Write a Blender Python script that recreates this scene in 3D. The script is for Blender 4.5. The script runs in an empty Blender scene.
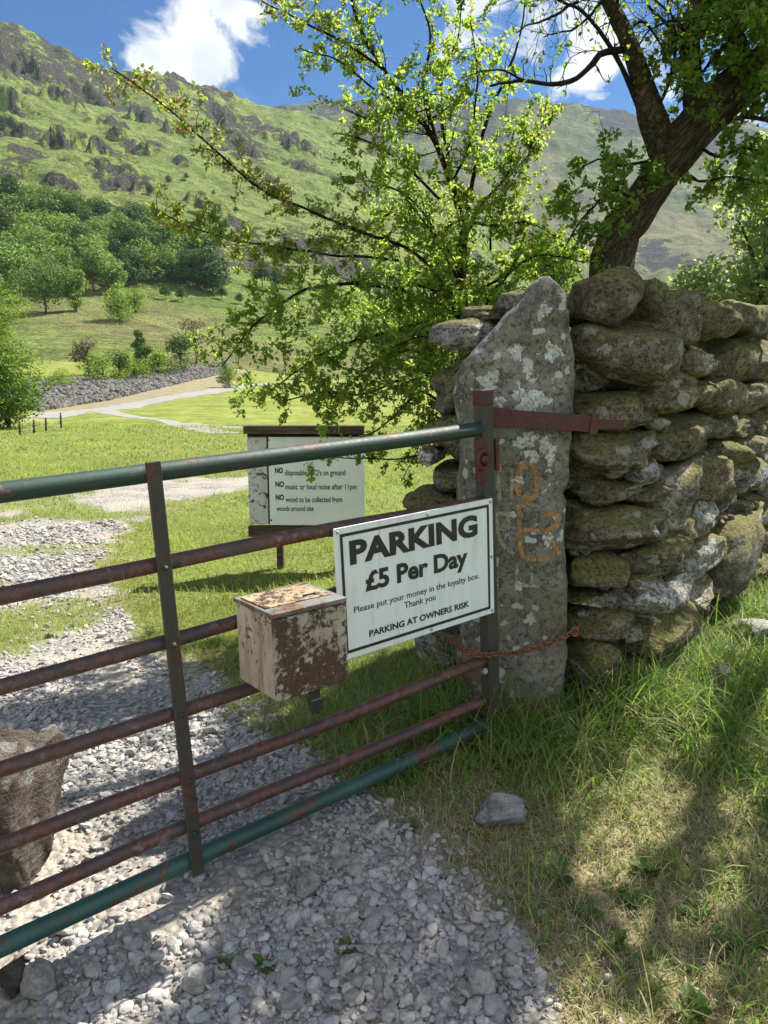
import bpy, bmesh, math, random
import numpy as np
from mathutils import Vector, Matrix
from mathutils.bvhtree import BVHTree

rng = np.random.default_rng(7)
random.seed(7)
S = bpy.context.scene
COL = S.collection
R = math.radians

# ------------------------------------------------------------------ camera numbers
F = 770.0
PITCH = R(9.02)
EYE = np.array([0, 0, 1.5])
CP, SP = math.cos(PITCH), math.sin(PITCH)


def ray(px, py):
    a, b = (px - 384) / F, -(py - 512) / F
    return np.array([a, CP + SP * b, -SP + CP * b])


def atY(px, py, Y):
    w = ray(px, py)
    return EYE + w * (Y / w[1])


def on_plane(px, py, P0, n):
    w = ray(px, py)
    return EYE + w * (((P0 - EYE) @ n) / (w @ n))


def gnd(px, py, z=0.1):
    w = ray(px, py)
    return EYE + w * ((z - 1.5) / w[2])


def to_px(P):
    P = np.asarray(P, float) - EYE
    d = P[..., 1] * CP - P[..., 2] * SP
    u = P[..., 1] * SP + P[..., 2] * CP
    return 384 + F * P[..., 0] / d, 512 - F * u / d


# ------------------------------------------------------------------ numpy noise
def _h(i, j, k, s):
    n = (i * 374761393 + j * 668265263 + k * 1274126177 + s * 974634721) & 0xFFFFFFFF
    n = ((n ^ (n >> 13)) * 1274126177) & 0xFFFFFFFF
    n = n ^ (n >> 16)
    return (n & 0xFFFF) / 32767.5 - 1.0


def vnoise(P, seed=0):
    P = np.asarray(P, float)
    I = np.floor(P).astype(np.int64)
    f = P - I
    f = f * f * (3 - 2 * f)
    out = 0
    for a in (0, 1):
        for b in (0, 1):
            for c in (0, 1):
                w = (f[..., 0] if a else 1 - f[..., 0]) * (f[..., 1] if b else 1 - f[..., 1]) * (f[..., 2] if c else 1 - f[..., 2])
                out = out + w * _h(I[..., 0] + a, I[..., 1] + b, I[..., 2] + c, seed)
    return out


def fbm(P, octv=4, seed=0, gain=.5):
    P = np.asarray(P, float)
    o, a = 0, 1.0
    for i in range(octv):
        o = o + a * vnoise(P, seed + i * 17)
        P = P * 2.03
        a *= gain
    return o


def sstep(a, b, x):
    t = np.clip((np.asarray(x, float) - a) / (b - a), 0, 1)
    return t * t * (3 - 2 * t)


def fb2(x, y, s, octv=4, seed=0):
    x, y = np.broadcast_arrays(np.asarray(x, float), np.asarray(y, float))
    return fbm(np.stack([x * s, y * s, np.zeros_like(x) + seed * 3.7], -1), octv, seed)


# ------------------------------------------------------------------ object helpers
def tag(o, label=None, cat=None, group=None, kind=None):
    if label: o['label'] = label
    if cat: o['category'] = cat
    if group: o['group'] = group
    if kind: o['kind'] = kind
    return o


def empty(name, loc, label, cat, group=None):
    o = bpy.data.objects.new(name, None)
    o.empty_display_size = .1
    COL.objects.link(o)
    o.location = tuple(loc)
    return tag(o, label, cat, group)


class MB:
    """collects numpy verts + faces; build() links one mesh object"""
    def __init__(s):
        s.v, s.f, s.n = [], [], 0
        s.mi = []

    def add(s, V, Fc, mi=0):
        V = np.asarray(V, float)
        s.v.append(V)
        off = s.n
        if isinstance(Fc, np.ndarray):
            s.f.append(Fc + off)
            s.mi.append((len(Fc), mi))
        else:
            by = {}
            for f in Fc: by.setdefault(len(f), []).append(f)
            for k, fs in by.items():
                s.f.append(np.array(fs) + off)
                s.mi.append((len(fs), mi))
        s.n += len(V)

    def mesh(s, name, origin=None, smooth=True):
        V = np.concatenate(s.v) if s.v else np.zeros((0, 3))
        if origin is not None: V = V - np.asarray(origin, float)
        me = bpy.data.meshes.new(name)
        tot = sum(len(f) for f in s.f)
        loops = np.concatenate([f.ravel() for f in s.f])
        cnt = np.concatenate([np.full(len(f), f.shape[1]) for f in s.f])
        start = np.concatenate([[0], np.cumsum(cnt)[:-1]])
        me.vertices.add(len(V))
        me.vertices.foreach_set('co', V.astype(np.float32).ravel())
        me.loops.add(len(loops))
        me.loops.foreach_set('vertex_index', loops.astype(np.int32))
        me.polygons.add(tot)
        me.polygons.foreach_set('loop_start', start.astype(np.int32))
        me.polygons.foreach_set('loop_total', cnt.astype(np.int32))
        me.polygons.foreach_set('use_smooth', np.full(tot, bool(smooth)))
        me.polygons.foreach_set('material_index', np.concatenate([np.full(n, m) for n, m in s.mi]).astype(np.int32))
        me.update(calc_edges=True)
        return me

    def build(s, name, mats, parent=None, smooth=True, origin=None):
        if parent is not None and origin is None:
            origin = np.array(parent.matrix_world_guess) if hasattr(parent, 'matrix_world_guess') else np.array(world_loc(parent))
        me = s.mesh(name, origin, smooth)
        for m in (mats if isinstance(mats, (list, tuple)) else [mats]): me.materials.append(m)
        o = bpy.data.objects.new(name, me)
        COL.objects.link(o)
        if parent is not None:
            o.parent = parent
        elif origin is not None:
            o.location = tuple(origin)
        return o


def world_loc(o):
    l = Vector(o.location)
    while o.parent is not None:
        o = o.parent
        l = l + Vector(o.location)
    return l


def attr(o, name, vals):
    a = o.data.attributes.new(name, 'FLOAT', 'POINT')
    a.data.foreach_set('value', np.asarray(vals, np.float32))


def box(mb, c, ax, half, mi=0, bev=0.0):
    """oriented box with small bevel; ax = 3 unit vectors"""
    c = np.asarray(c, float)
    bm = bmesh.new()
    bmesh.ops.create_cube(bm, size=2.0)
    for v in bm.verts: v.co = Vector((v.co.x * half[0], v.co.y * half[1], v.co.z * half[2]))
    if bev > 0:
        bmesh.ops.bevel(bm, geom=list(bm.edges), offset=bev, segments=2, profile=.5, affect='EDGES')
    V = np.array([v.co[:] for v in bm.verts])
    bm.verts.ensure_lookup_table()
    Fc = [tuple(v.index for v in f.verts) for f in bm.faces]
    bm.free()
    mb.add(c + V @ np.array(ax), Fc, mi)


def catmull(P, n):
    """P (k,d) -> smooth resample n per span"""
    P = np.asarray(P, float)
    Q = np.vstack([2 * P[0] - P[1], P, 2 * P[-1] - P[-2]])
    out = []
    for i in range(1, len(Q) - 2):
        t = np.linspace(0, 1, n, endpoint=False)[:, None]
        a, b, c, d = Q[i - 1], Q[i], Q[i + 1], Q[i + 2]
        out.append(.5 * (2 * b + (c - a) * t + (2 * a - 5 * b + 4 * c - d) * t ** 2 + (3 * b - a - 3 * c + d) * t ** 3))
    out.append(P[-1:])
    return np.vstack(out)


def tube(mb, pts, rad, sides=8, mi=0, rough=0.0, rscale=6.0, cap=True, seed=0, ridges=0.0):
    P = np.asarray(pts, float)
    n = len(P)
    rad = np.broadcast_to(np.asarray(rad, float), (n,))
    T = np.gradient(P, axis=0)
    T /= np.linalg.norm(T, axis=1)[:, None] + 1e-12
    ref = np.array([0, 0, 1.]) if abs(T[0][2]) < .9 else np.array([1., 0, 0])
    N = np.cross(T[0], ref); N /= np.linalg.norm(N)
    ang = np.linspace(0, 2 * np.pi, sides, endpoint=False)
    V = np.zeros((n, sides, 3))
    for i in range(n):
        N = N - T[i] * (N @ T[i]); N /= np.linalg.norm(N) + 1e-12
        B = np.cross(T[i], N)
        V[i] = P[i] + rad[i] * (np.cos(ang)[:, None] * N + np.sin(ang)[:, None] * B)
    if rough > 0:
        d = V - P[:, None]
        k = 1 + rough * fbm(V * rscale, 3, seed)
        if ridges > 0:
            k = k + ridges * np.sin(ang * 7 + 2 * fbm(P * 2.0, 2, seed + 5)[:, None])[..., :]
        V = P[:, None] + d * k[..., None]
    V = V.reshape(-1, 3)
    i = np.arange(n - 1)[:, None] * sides
    j = np.arange(sides)[None, :]
    j2 = (j + 1) % sides
    Fq = np.stack([i + j, i + j2, i + sides + j2, i + sides + j], -1).reshape(-1, 4)
    mb.add(V, Fq, mi)
    if cap:
        mb.f.append((np.arange(sides)[::-1] + mb.n - n * sides)[None]); mb.mi.append((1, mi))
        mb.f.append((np.arange(sides) + mb.n - sides)[None]); mb.mi.append((1, mi))


_ico = {}


def ico(sub):
    if sub not in _ico:
        bm = bmesh.new()
        bmesh.ops.create_icosphere(bm, subdivisions=sub, radius=1)
        V = np.array([v.co[:] for v in bm.verts])
        Fc = np.array([[v.index for v in f.verts] for f in bm.faces])
        bm.free()
        _ico[sub] = (V, Fc)
    return _ico[sub]


def stone_shape(sub, seed, boxy=.65, cuts=7, depth=.75, rough=.06, scale=2.0, strata=0.0):
    """unit stone: squared-off ball with random flat cuts and surface noise"""
    r = np.random.default_rng(seed)
    V, Fc = ico(sub)
    V = np.sign(V) * np.abs(V) ** boxy
    V = V / np.maximum(np.abs(V).max(0), 1e-6)
    for _ in range(cuts):
        n = r.normal(size=3); n /= np.linalg.norm(n)
        m = (V @ n).max()
        d = m * r.uniform(depth, .97)
        e = V @ n - d
        V = V - np.maximum(e, 0)[:, None] * n
    nn = V / (np.linalg.norm(V, axis=1)[:, None] + 1e-9)
    if rough > 0:
        V = V + nn * (rough * (fbm(V * scale + seed * 1.37, 5, seed % 97, .58) + strata * vnoise(V * np.array([1.2, 1.2, 7.]) + seed * 2.1, seed % 89)))[:, None]
    V = V / np.maximum(np.abs(V).max(0), 1e-6)
    return V, Fc


def rot_rand(n, r=rng):
    q = r.normal(size=(n, 4)); q /= np.linalg.norm(q, axis=1)[:, None]
    w, x, y, z = q.T
    return np.stack([np.stack([1 - 2 * (y * y + z * z), 2 * (x * y - z * w), 2 * (x * z + y * w)], -1),
                     np.stack([2 * (x * y + z * w), 1 - 2 * (x * x + z * z), 2 * (y * z - x * w)], -1),
                     np.stack([2 * (x * z - y * w), 2 * (y * z + x * w), 1 - 2 * (x * x + y * y)], -1)], 1)


def rotz(a):
    c, s = math.cos(a), math.sin(a)
    return np.array([[c, -s, 0], [s, c, 0], [0, 0, 1.]])


# ------------------------------------------------------------------ material helpers
class NT:
    def __init__(s, name):
        s.m = bpy.data.materials.new(name)
        s.m.use_nodes = True
        s.t = s.m.node_tree
        s.t.nodes.clear()
        s.out = s.t.nodes.new('ShaderNodeOutputMaterial')
        s.b = None

    def n(s, typ, **kw):
        nd = s.t.nodes.new(typ)
        for k, v in kw.items():
            if k.startswith('_'): setattr(nd, k[1:], v)
            else:
                key = k.replace('__', ' ')
                s.set(nd.inputs[key], v)
        return nd

    def set(s, inp, v):
        if hasattr(v, 'is_output') or isinstance(v, bpy.types.NodeSocket): s.t.links.new(v, inp)
        else:
            if isinstance(v, (tuple, list)) and len(v) == 3 and inp.type == 'RGBA': v = (*v, 1)
            inp.default_value = v

    def coord(s, kind='obj'):
        if kind == 'world':
            return s.n('ShaderNodeNewGeometry').outputs['Position']
        return s.n('ShaderNodeTexCoord').outputs['Object']

    def noise(s, vec, scale, detail=4, rough=.55, dist=0.0, out='Fac'):
        nd = s.n('ShaderNodeTexNoise', Vector=vec, Scale=scale, Detail=detail, Roughness=rough, Distortion=dist)
        return nd.outputs[out]

    def voro(s, vec, scale, feature='F1', out='Distance', rnd=1.0):
        nd = s.t.nodes.new('ShaderNodeTexVoronoi')
        nd.feature = feature
        s.set(nd.inputs['Vector'], vec); nd.inputs['Scale'].default_value = scale
        nd.inputs['Randomness'].default_value = rnd
        return nd.outputs[out]

    def ramp(s, fac, stops, interp='LINEAR'):
        nd = s.t.nodes.new('ShaderNodeValToRGB')
        nd.color_ramp.interpolation = interp
        el = nd.color_ramp.elements
        while len(el) > 1: el.remove(el[-1])
        for i, (p, c) in enumerate(stops):
            e = el[0] if i == 0 else el.new(p)
            e.position = p
            if not isinstance(c, (tuple, list)): c = (c, c, c)
            e.color = (*c, 1)
        s.set(nd.inputs[0], fac)
        return nd.outputs[0]

    def mix(s, fac, a, b, mode='MIX'):
        nd = s.t.nodes.new('ShaderNodeMix')
        nd.data_type = 'RGBA'; nd.blend_type = mode
        s.set(nd.inputs[0], fac)
        for i, v in ((6, a), (7, b)): s.set(nd.inputs[i], v)
        return nd.outputs[2]

    def math(s, op, a, b=0.0, c=None, clamp=False):
        nd = s.t.nodes.new('ShaderNodeMath'); nd.operation = op; nd.use_clamp = clamp
        s.set(nd.inputs[0], a); s.set(nd.inputs[1], b)
        if c is not None: s.set(nd.inputs[2], c)
        return nd.outputs[0]

    def attr(s, name):
        nd = s.t.nodes.new('ShaderNodeAttribute'); nd.attribute_name = name
        return nd.outputs['Fac']

    def bump(s, h, strength=.3, dist=.01, normal=None):
        nd = s.n('ShaderNodeBump', Strength=strength, Distance=dist, Height=h)
        if normal is not None: s.set(nd.inputs['Normal'], normal)
        return nd.outputs[0]

    def principled(s, col, rough=.8, bump=None, spec=.3, metal=0.0):
        nd = s.n('ShaderNodeBsdfPrincipled')
        s.set(nd.inputs['Base Color'], col); s.set(nd.inputs['Roughness'], rough)
        nd.inputs['Specular IOR Level'].default_value = spec
        s.set(nd.inputs['Metallic'], metal)
        if bump is not None: s.set(nd.inputs['Normal'], bump)
        s.t.links.new(nd.outputs[0], s.out.inputs[0])
        return nd

    def sepz(s, vec, i=2):
        return s.n('ShaderNodeSeparateXYZ', Vector=vec).outputs[i]

    def normalz(s):
        return s.sepz(s.n('ShaderNodeNewGeometry').outputs['Normal'])

    def island(s):
        return s.n('ShaderNodeNewGeometry').outputs['Random Per Island']


def leaf_mat(name, cols, trans_cols, t=.5, rough=.55, pos_scale=0.0):
    m = NT(name)
    i = m.island()
    k = len(cols)
    st = [(x / (k - 1), c) for x, c in enumerate(cols)]
    c1 = m.ramp(i, st)
    c2 = m.ramp(i, [(x / (k - 1), c) for x, c in enumerate(trans_cols)])
    if pos_scale:
        nz = m.noise(m.coord('world'), pos_scale, 2)
        v = m.ramp(nz, [(.3, .65), (.7, 1.3)])
        c1 = m.mix(1.0, c1, v, 'MULTIPLY'); c2 = m.mix(1.0, c2, v, 'MULTIPLY')
    d = m.n('ShaderNodeBsdfPrincipled')
    m.set(d.inputs['Base Color'], c1); d.inputs['Roughness'].default_value = rough
    d.inputs['Specular IOR Level'].default_value = .25
    tr = m.n('ShaderNodeBsdfTranslucent'); m.set(tr.inputs['Color'], c2)
    mx = m.n('ShaderNodeMixShader'); m.set(mx.inputs[0], t)
    m.t.links.new(d.outputs[0], mx.inputs[1]); m.t.links.new(tr.outputs[0], mx.inputs[2])
    m.t.links.new(mx.outputs[0], m.out.inputs[0])
    return m.m


M = {}


def make_materials():
    # wall stone : grey-brown slate, moss on upward faces, pale lichen spots
    def stone(name, base, moss=.5, lichen=.5, speck=.8, moss_col=((.045, .045, .014), (.235, .215, .075))):
        m = NT(name)
        p = m.coord('world')
        i = m.island()
        n1 = m.noise(p, 9, 8, .62)
        n2 = m.noise(p, 55, 5, .65)
        stretch = m.n('ShaderNodeMapping', Vector=p); stretch.inputs['Scale'].default_value = (6, 6, 30)
        n3 = m.noise(stretch.outputs[0], 1.6, 6, .6, .6)
        c = m.ramp(n1, [(.3, tuple(x * .3 for x in base)), (.5, tuple(x * .85 for x in base)), (.72, tuple(x * 1.5 for x in base))])
        tint = m.ramp(i, [(0, (.75, .78, .85)), (.35, (1.0, .97, .9)), (.7, (1.15, 1.0, .82)), (1, (.85, .86, .84))])
        c = m.mix(1.0, c, tint, 'MULTIPLY')
        c = m.mix(m.ramp(n2, [(.42, speck), (.56, 0.0)]), c, (.026, .023, .017))
        c = m.mix(m.ramp(m.noise(p, 130, 4, .7), [(.55, 0.0), (.68, speck * .7)]), c, tuple(min(.5, x * 2.0) for x in base))
        c = m.mix(m.ramp(n3, [(.55, 0.0), (.7, .4)]), c, tuple(x * 1.5 for x in base))
        # lichen
        wv = m.mix(.06, p, m.n('ShaderNodeTexNoise', Vector=p, Scale=24., Detail=3.).outputs['Color'])
        lf = m.math('ADD', m.voro(wv, 11), m.math('MULTIPLY', m.noise(p, 3.2, 3), -.55))
        lm = m.ramp(lf, [(.0, lichen), (.03, 0.0)])
        lm = m.mix(1.0, lm, m.ramp(m.noise(p, 120, 3), [(.35, .25), (.6, .9)]), 'MULTIPLY')
        c = m.mix(lm, c, (.40, .42, .36))
        # moss
        mz = m.math('MULTIPLY_ADD', m.normalz(), .55, m.math('MULTIPLY', m.noise(p, 5.5, 6, .6), 1.0))
        mm = m.ramp(mz, [(.86 - .36 * moss, 0.0), (1.02 - .36 * moss, .92)])
        mc = m.ramp(m.noise(p, 70, 4), [(.3, moss_col[0]), (.65, moss_col[1])])
        c = m.mix(mm, c, mc)
        hb = m.math('ADD', m.math('MULTIPLY', n1, .7), m.math('ADD', m.math('MULTIPLY', n2, .25), m.math('MULTIPLY', n3, .35)))
        hb = m.math('ADD', hb, m.math('MULTIPLY', mm, m.math('MULTIPLY', m.noise(p, 160, 3), .35)))
        m.principled(c, .92, m.bump(hb, .95, .05), .2)
        return m.m
    M['wall_stone'] = stone('wall_stone_mat', (.195, .168, .126), .42, .7)
    M['wall_stone_mossy'] = stone('mossy_stone_mat', (.155, .134, .095), .78, .3)
    M['wall_stone_pale'] = stone('pale_stone_mat', (.44, .45, .45), .05, .3)
    M['wall_stone_grey'] = stone('grey_stone_mat', (.30, .29, .27), .25, .8)
    M['cobble'] = stone('cobble_mat', (.34, .335, .32), -.6, .0, .2)
    M['boulder'] = stone('boulder_mat', (.10, .086, .074), -.6, .35, .3)
    M['rip_rap'] = stone('river_boulder_mat', (.20, .197, .195), -.6, .0)

    # standing gatepost slate
    m = NT('gatepost_mat')
    p = m.coord('world')
    n1 = m.noise(p, 7, 8, .65); n2 = m.noise(p, 42, 6, .7); n3 = m.noise(p, 150, 4, .7)
    c = m.ramp(n1, [(.3, (.068, .060, .046)), (.5, (.145, .132, .105)), (.7, (.25, .232, .192))])
    c = m.mix(m.ramp(n2, [(.40, .85), (.52, 0.0)]), c, (.045, .042, .034))
    c = m.mix(m.ramp(n3, [(.55, 0.0), (.7, .65)]), c, (.42, .42, .38))
    wv = m.mix(.07, p, m.n('ShaderNodeTexNoise', Vector=p, Scale=20., Detail=4.).outputs['Color'])
    lf = m.math('ADD', m.voro(wv, 17), m.math('MULTIPLY', m.noise(p, 3.0, 4), -.62))
    c = m.mix(m.ramp(m.math('ADD', lf, .12), [(.0, .7), (.035, .0)]), c, (.44, .45, .40))
    mz = m.math('ADD', m.noise(p, 3.5, 5, .6), m.math('MULTIPLY', m.sepz(p), -.12))
    c = m.mix(m.ramp(mz, [(.42, 0.0), (.6, .55)]), c, (.085, .078, .035))
    lo = m.ramp(m.sepz(p), [(.15, .6), (.5, 0.0)])
    c = m.mix(lo, c, (.07, .075, .045))
    rs = m.math('MULTIPLY', m.ramp(m.noise(p, 8, 5), [(.5, 0.), (.62, .6)]), m.ramp(m.sepz(p), [(.45, 1.), (.75, 0.)]))
    c = m.mix(rs, c, (.16, .075, .035))
    h = m.math('ADD', m.math('MULTIPLY', n1, .5), m.math('ADD', m.math('MULTIPLY', n2, .3), m.math('MULTIPLY', n3, .12)))
    m.principled(c, .92, m.bump(h, .8, .02), .2)
    M['gatepost'] = m.m


    def worn(name, col, stops=((.36, .08), (.54, .8))):
        m = NT(name); p = m.coord('world')
        d = m.n('ShaderNodeBsdfPrincipled'); m.set(d.inputs['Base Color'], m.ramp(m.noise(p, 40, 4), [(.3, tuple(x * .7 for x in col)), (.7, tuple(min(1, x * 1.2) for x in col))]))
        d.inputs['Roughness'].default_value = .85
        t = m.n('ShaderNodeBsdfTransparent')
        mx = m.n('ShaderNodeMixShader'); m.set(mx.inputs[0], m.ramp(m.noise(p, 75, 6, .75), list(stops)))
        m.t.links.new(t.outputs[0], mx.inputs[1]); m.t.links.new(d.outputs[0], mx.inputs[2]); m.t.links.new(mx.outputs[0], m.out.inputs[0])
        return m.m
    M['lichen'] = worn('lichen_mat', (.44, .45, .40), ((.38, .0), (.5, .9)))
    M['paint_orange'] = worn('orange_paint_mat', (.34, .19, .055))
    M['paint_yellow'] = worn('yellow_paint_mat', (.32, .29, .165))

    # gate metals
    def metal(name, a, b, rust_amt, c=(.085, .032, .02), rough=.42, pale=0.0):
        m = NT(name); p = m.coord('world')
        st = m.n('ShaderNodeMapping', Vector=p); st.inputs['Scale'].default_value = (1, 1, 1)
        n1 = m.noise(p, 9, 7, .68, .4); n2 = m.noise(p, 60, 6, .7); n3 = m.noise(p, 260, 3, .6)
        col = m.mix(m.ramp(m.noise(p, 4, 4), [(.35, 0.), (.65, 1.)]), a, b)
        rm = m.ramp(n1, [(.62 - rust_amt * .4, 0.0), (.67 - rust_amt * .4, 1.0)])
        rc = m.ramp(n2, [(.3, tuple(x * .45 for x in c)), (.5, c), (.72, (min(1, c[0] * 2.1), c[1] * 1.9, c[2] * 1.7))])
        col = m.mix(rm, col, rc)
        if pale:
            col = m.mix(m.ramp(m.noise(p, 26, 6, .7), [(.56, 0.), (.66, pale)]), col, (.42, .34, .32))
        col = m.mix(m.ramp(n3, [(.66, 0.), (.74, .5)]), col, (.35, .33, .3))
        rr = m.math('MULTIPLY_ADD', n2, .45, rough - .12)
        m.principled(col, rr, m.bump(m.math('ADD', m.math('MULTIPLY', rm, .3), m.math('MULTIPLY', n2, .35)), .35, .004), .5)
        return m.m
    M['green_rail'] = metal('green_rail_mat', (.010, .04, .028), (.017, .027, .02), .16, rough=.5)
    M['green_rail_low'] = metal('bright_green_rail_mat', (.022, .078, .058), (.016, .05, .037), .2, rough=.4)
    M['rust_rail'] = metal('rust_rail_mat', (.038, .03, .026), (.07, .036, .03), .45, (.085, .034, .022), .38, .22)
    M['stile'] = metal('dark_stile_mat', (.026, .03, .022), (.038, .03, .02), .3, (.05, .024, .016), .5)
    M['red_rust'] = metal('red_rust_mat', (.078, .014, .012), (.055, .013, .011), .3, (.045, .018, .012), .6)
    M['chain'] = metal('chain_mat', (.13, .045, .025), (.10, .035, .02), .5, (.15, .055, .028), .75)
    M['bolt'] = metal('bolt_mat', (.30, .29, .27), (.34, .33, .32), .25, (.2, .12, .08), .35)

    # money box : cream paint with rust
    def boxm(name, base, rust, streak):
        m = NT(name); p = m.coord()
        n1 = m.noise(p, 48, 9, .75, .4); n1 = m.math('MULTIPLY_ADD', m.noise(p, 9, 4), .42, m.math('MULTIPLY', n1, .68)); n2 = m.noise(p, 90, 5, .7)
        stm = m.n('ShaderNodeMapping', Vector=p); stm.inputs['Scale'].default_value = (22, 22, 4)
        n4 = m.noise(stm.outputs[0], 1.5, 5, .65)
        c = m.ramp(m.noise(p, 7, 5), [(.3, tuple(x * .62 for x in base)), (.6, base)])
        c = m.mix(m.ramp(n4, [(.48, 0.), (.7, streak)]), c, (.17, .095, .045))
        rm = m.ramp(n1, [(.64 - rust * .28, 0.), (.675 - rust * .28, 1.)])
        c = m.mix(rm, c, m.ramp(n2, [(.3, (.030, .018, .014)), (.6, (.075, .040, .025)), (.75, (.16, .085, .045))]))
        m.principled(c, .62, m.bump(m.math('SUBTRACT', m.math('MULTIPLY', n2, .2), m.math('MULTIPLY', rm, .5)), .5, .004), .35)
        return m.m
    M['box_front'] = boxm('rusty_cream_mat', (.38, .335, .25), .47, .85)
    M['box_side'] = boxm('cream_mat', (.47, .39, .27), .14, .95)
    M['box_top'] = boxm('tan_lid_mat', (.40, .30, .185), .30, .8)
    M['box_edge'] = metal('grey_lip_mat', (.13, .13, .125), (.2, .19, .17), .2, (.10, .055, .03), .5)

    def plain(name, col, rough=.6, var=.15, sc=6., spec=.3, bump=.1):
        m = NT(name); p = m.coord()
        n = m.noise(p, sc, 6, .65)
        c = m.ramp(n, [(.3, tuple(x * (1 - var) for x in col)), (.7, tuple(min(1, x * (1 + var)) for x in col))])
        m.principled(c, rough, m.bump(m.noise(p, sc * 9, 4), bump, .003), spec)
        return m.m
    m = NT('sign_white_mat'); p = m.coord()
    st = m.n('ShaderNodeMapping', Vector=p); st.inputs['Scale'].default_value = (26, 26, 2.2)
    dirt = m.math('MULTIPLY', m.ramp(m.noise(st.outputs[0], 1.3, 6, .65), [(.44, 0.), (.72, .75)]), m.ramp(m.noise(p, 5, 4), [(.35, .2), (.7, 1.)]))
    c = m.mix(dirt, (.67, .695, .675), (.36, .36, .29))
    c = m.mix(m.ramp(m.noise(p, 120, 3, .7), [(.68, 0.), (.76, .5)]), c, (.25, .22, .16))
    m.principled(c, m.ramp(m.noise(p, 12, 4), [(.3, .3), (.7, .55)]), m.bump(m.noise(p, 3, 2), .25, .01), .5)
    M['sign_white'] = m.m
    M['sign_black'] = plain('sign_black_mat', (.016, .016, .017), .45, .3, 30, .4, .02)
    M['board_white'] = plain('board_white_mat', (.70, .73, .68), .5, .08, 3, .4, .03)
    M['letter_dark'] = plain('letter_dark_mat', (.045, .05, .05), .6, .3, 30)
    m = NT('weathered_wood_mat'); p = m.coord()
    st = m.n('ShaderNodeMapping', Vector=p); st.inputs['Scale'].default_value = (3, 30, 30)
    g = m.noise(st.outputs[0], 1.4, 6, .65, .8)
    m.principled(m.ramp(g, [(.3, (.028, .02, .014)), (.55, (.075, .052, .035)), (.75, (.16, .125, .09))]), .85, m.bump(g, .5, .01), .2)
    M['wood'] = m.m
    m = NT('peeling_paint_mat'); p = m.coord()
    n1 = m.noise(p, 14, 7, .75, .8); vx = m.noise(p, 4, 3)
    c = m.mix(m.ramp(n1, [(.53, 0.), (.57, 1.)]), m.ramp(vx, [(.3, (.42, .43, .38)), (.7, (.58, .58, .52))]), (.05, .045, .035))
    m.principled(c, .8, m.bump(n1, .4, .004), .2)
    M['peeling'] = m.m

    # gravel stones
    m = NT('gravel_mat'); p = m.coord('world'); i = m.island()
    c = m.ramp(i, [(0, (.215, .205, .195)), (.2, (.295, .282, .262)), (.4, (.385, .368, .338)), (.55, (.27, .26, .245)), (.72, (.46, .44, .405)), (.86, (.33, .30, .26)), (.95, (.48, .47, .45)), (1, (.26, .19, .15))])
    n = m.noise(p, 90, 5, .65)
    c = m.mix(m.ramp(n, [(.3, .5), (.55, 0.0)]), c, (.10, .10, .10))
    c = m.mix(m.ramp(m.noise(p, 3.0, 3), [(.5, 0.), (.75, .35)]), c, (.30, .26, .20))
    m.principled(c, .88, m.bump(n, .4, .006), .25)
    M['gravel'] = m.m

    # near ground : soil / thatch / grass, gravel bed by attribute
    m = NT('ground_mat'); p = m.coord('world')
    gm = m.attr('gravel'); dry = m.attr('dry')
    n1 = m.noise(p, 1.6, 6, .6); n2 = m.noise(p, 26, 5, .7); n3 = m.noise(p, 140, 3, .6)
    green = m.ramp(n2, [(.3, (.06, .08, .018)), (.5, (.13, .17, .035)), (.7, (.21, .25, .06))])
    straw = m.ramp(n2, [(.3, (.07, .052, .026)), (.5, (.19, .155, .082)), (.7, (.34, .29, .17))])
    c = m.mix(dry, green, straw)
    c = m.mix(m.ramp(n3, [(.35, .5), (.55, 0.)]), c, (.03, .03, .012))
    vd = m.voro(p, 38, out='Distance'); vc = m.n('ShaderNodeTexVoronoi', Vector=p, Scale=38.).outputs['Color']
    gr = m.ramp(m.sepz(vc, 0), [(0, (.16, .155, .15)), (.5, (.26, .25, .235)), (1, (.38, .365, .34))])
    gr = m.mix(m.ramp(vd, [(.4, 0.), (.75, .8)]), gr, (.10, .09, .075))
    dirt = m.ramp(n2, [(.3, (.25, .22, .18)), (.7, (.40, .36, .30))])
    gr = m.mix(m.ramp(n1, [(.42, 0.), (.6, .8)]), gr, dirt)
    c = m.mix(gm, c, gr)
    h = m.math('ADD', m.math('MULTIPLY', m.math('MULTIPLY', vd, -1.0), gm), m.math('MULTIPLY', n2, .6))
    m.principled(c, .95, m.bump(h, .7, .02), .15)
    M['ground'] = m.m

    # far terrain : grass, rock crags, bracken, brown
    def hill(name, grass_a, grass_b, rock, s=1.0):
        m = NT(name); p = m.coord('world')
        rk = m.attr('rock'); br = m.attr('brown')
        n1 = m.noise(p, .02 * s, 8, .62); n2 = m.noise(p, .11 * s, 8, .68, .5); n3 = m.noise(p, .6 * s, 5, .7)
        c = m.mix(m.ramp(n1, [(.35, 0.), (.62, 1.)]), grass_a, grass_b)
        c = m.mix(m.ramp(n2, [(.44, .0), (.60, .75)]), c, (.05, .072, .02))
        n4 = m.noise(p, 1.7 * s, 4, .7)
        c = m.mix(m.ramp(n3, [(.47, 0.), (.62, .75)]), c, tuple(x * .33 for x in grass_b))
        c = m.mix(m.ramp(n4, [(.52, 0.), (.66, .6)]), c, tuple(min(.5, x * 1.35) for x in grass_b))
        n5 = m.noise(p, .26 * s, 6, .66, .6)
        c = m.mix(m.ramp(n5, [(.54, 0.), (.63, .6)]), c, (.06, .09, .024))
        c = m.mix(br, c, m.ramp(n3, [(.3, (.20, .15, .085)), (.7, (.34, .27, .16))]))
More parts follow.
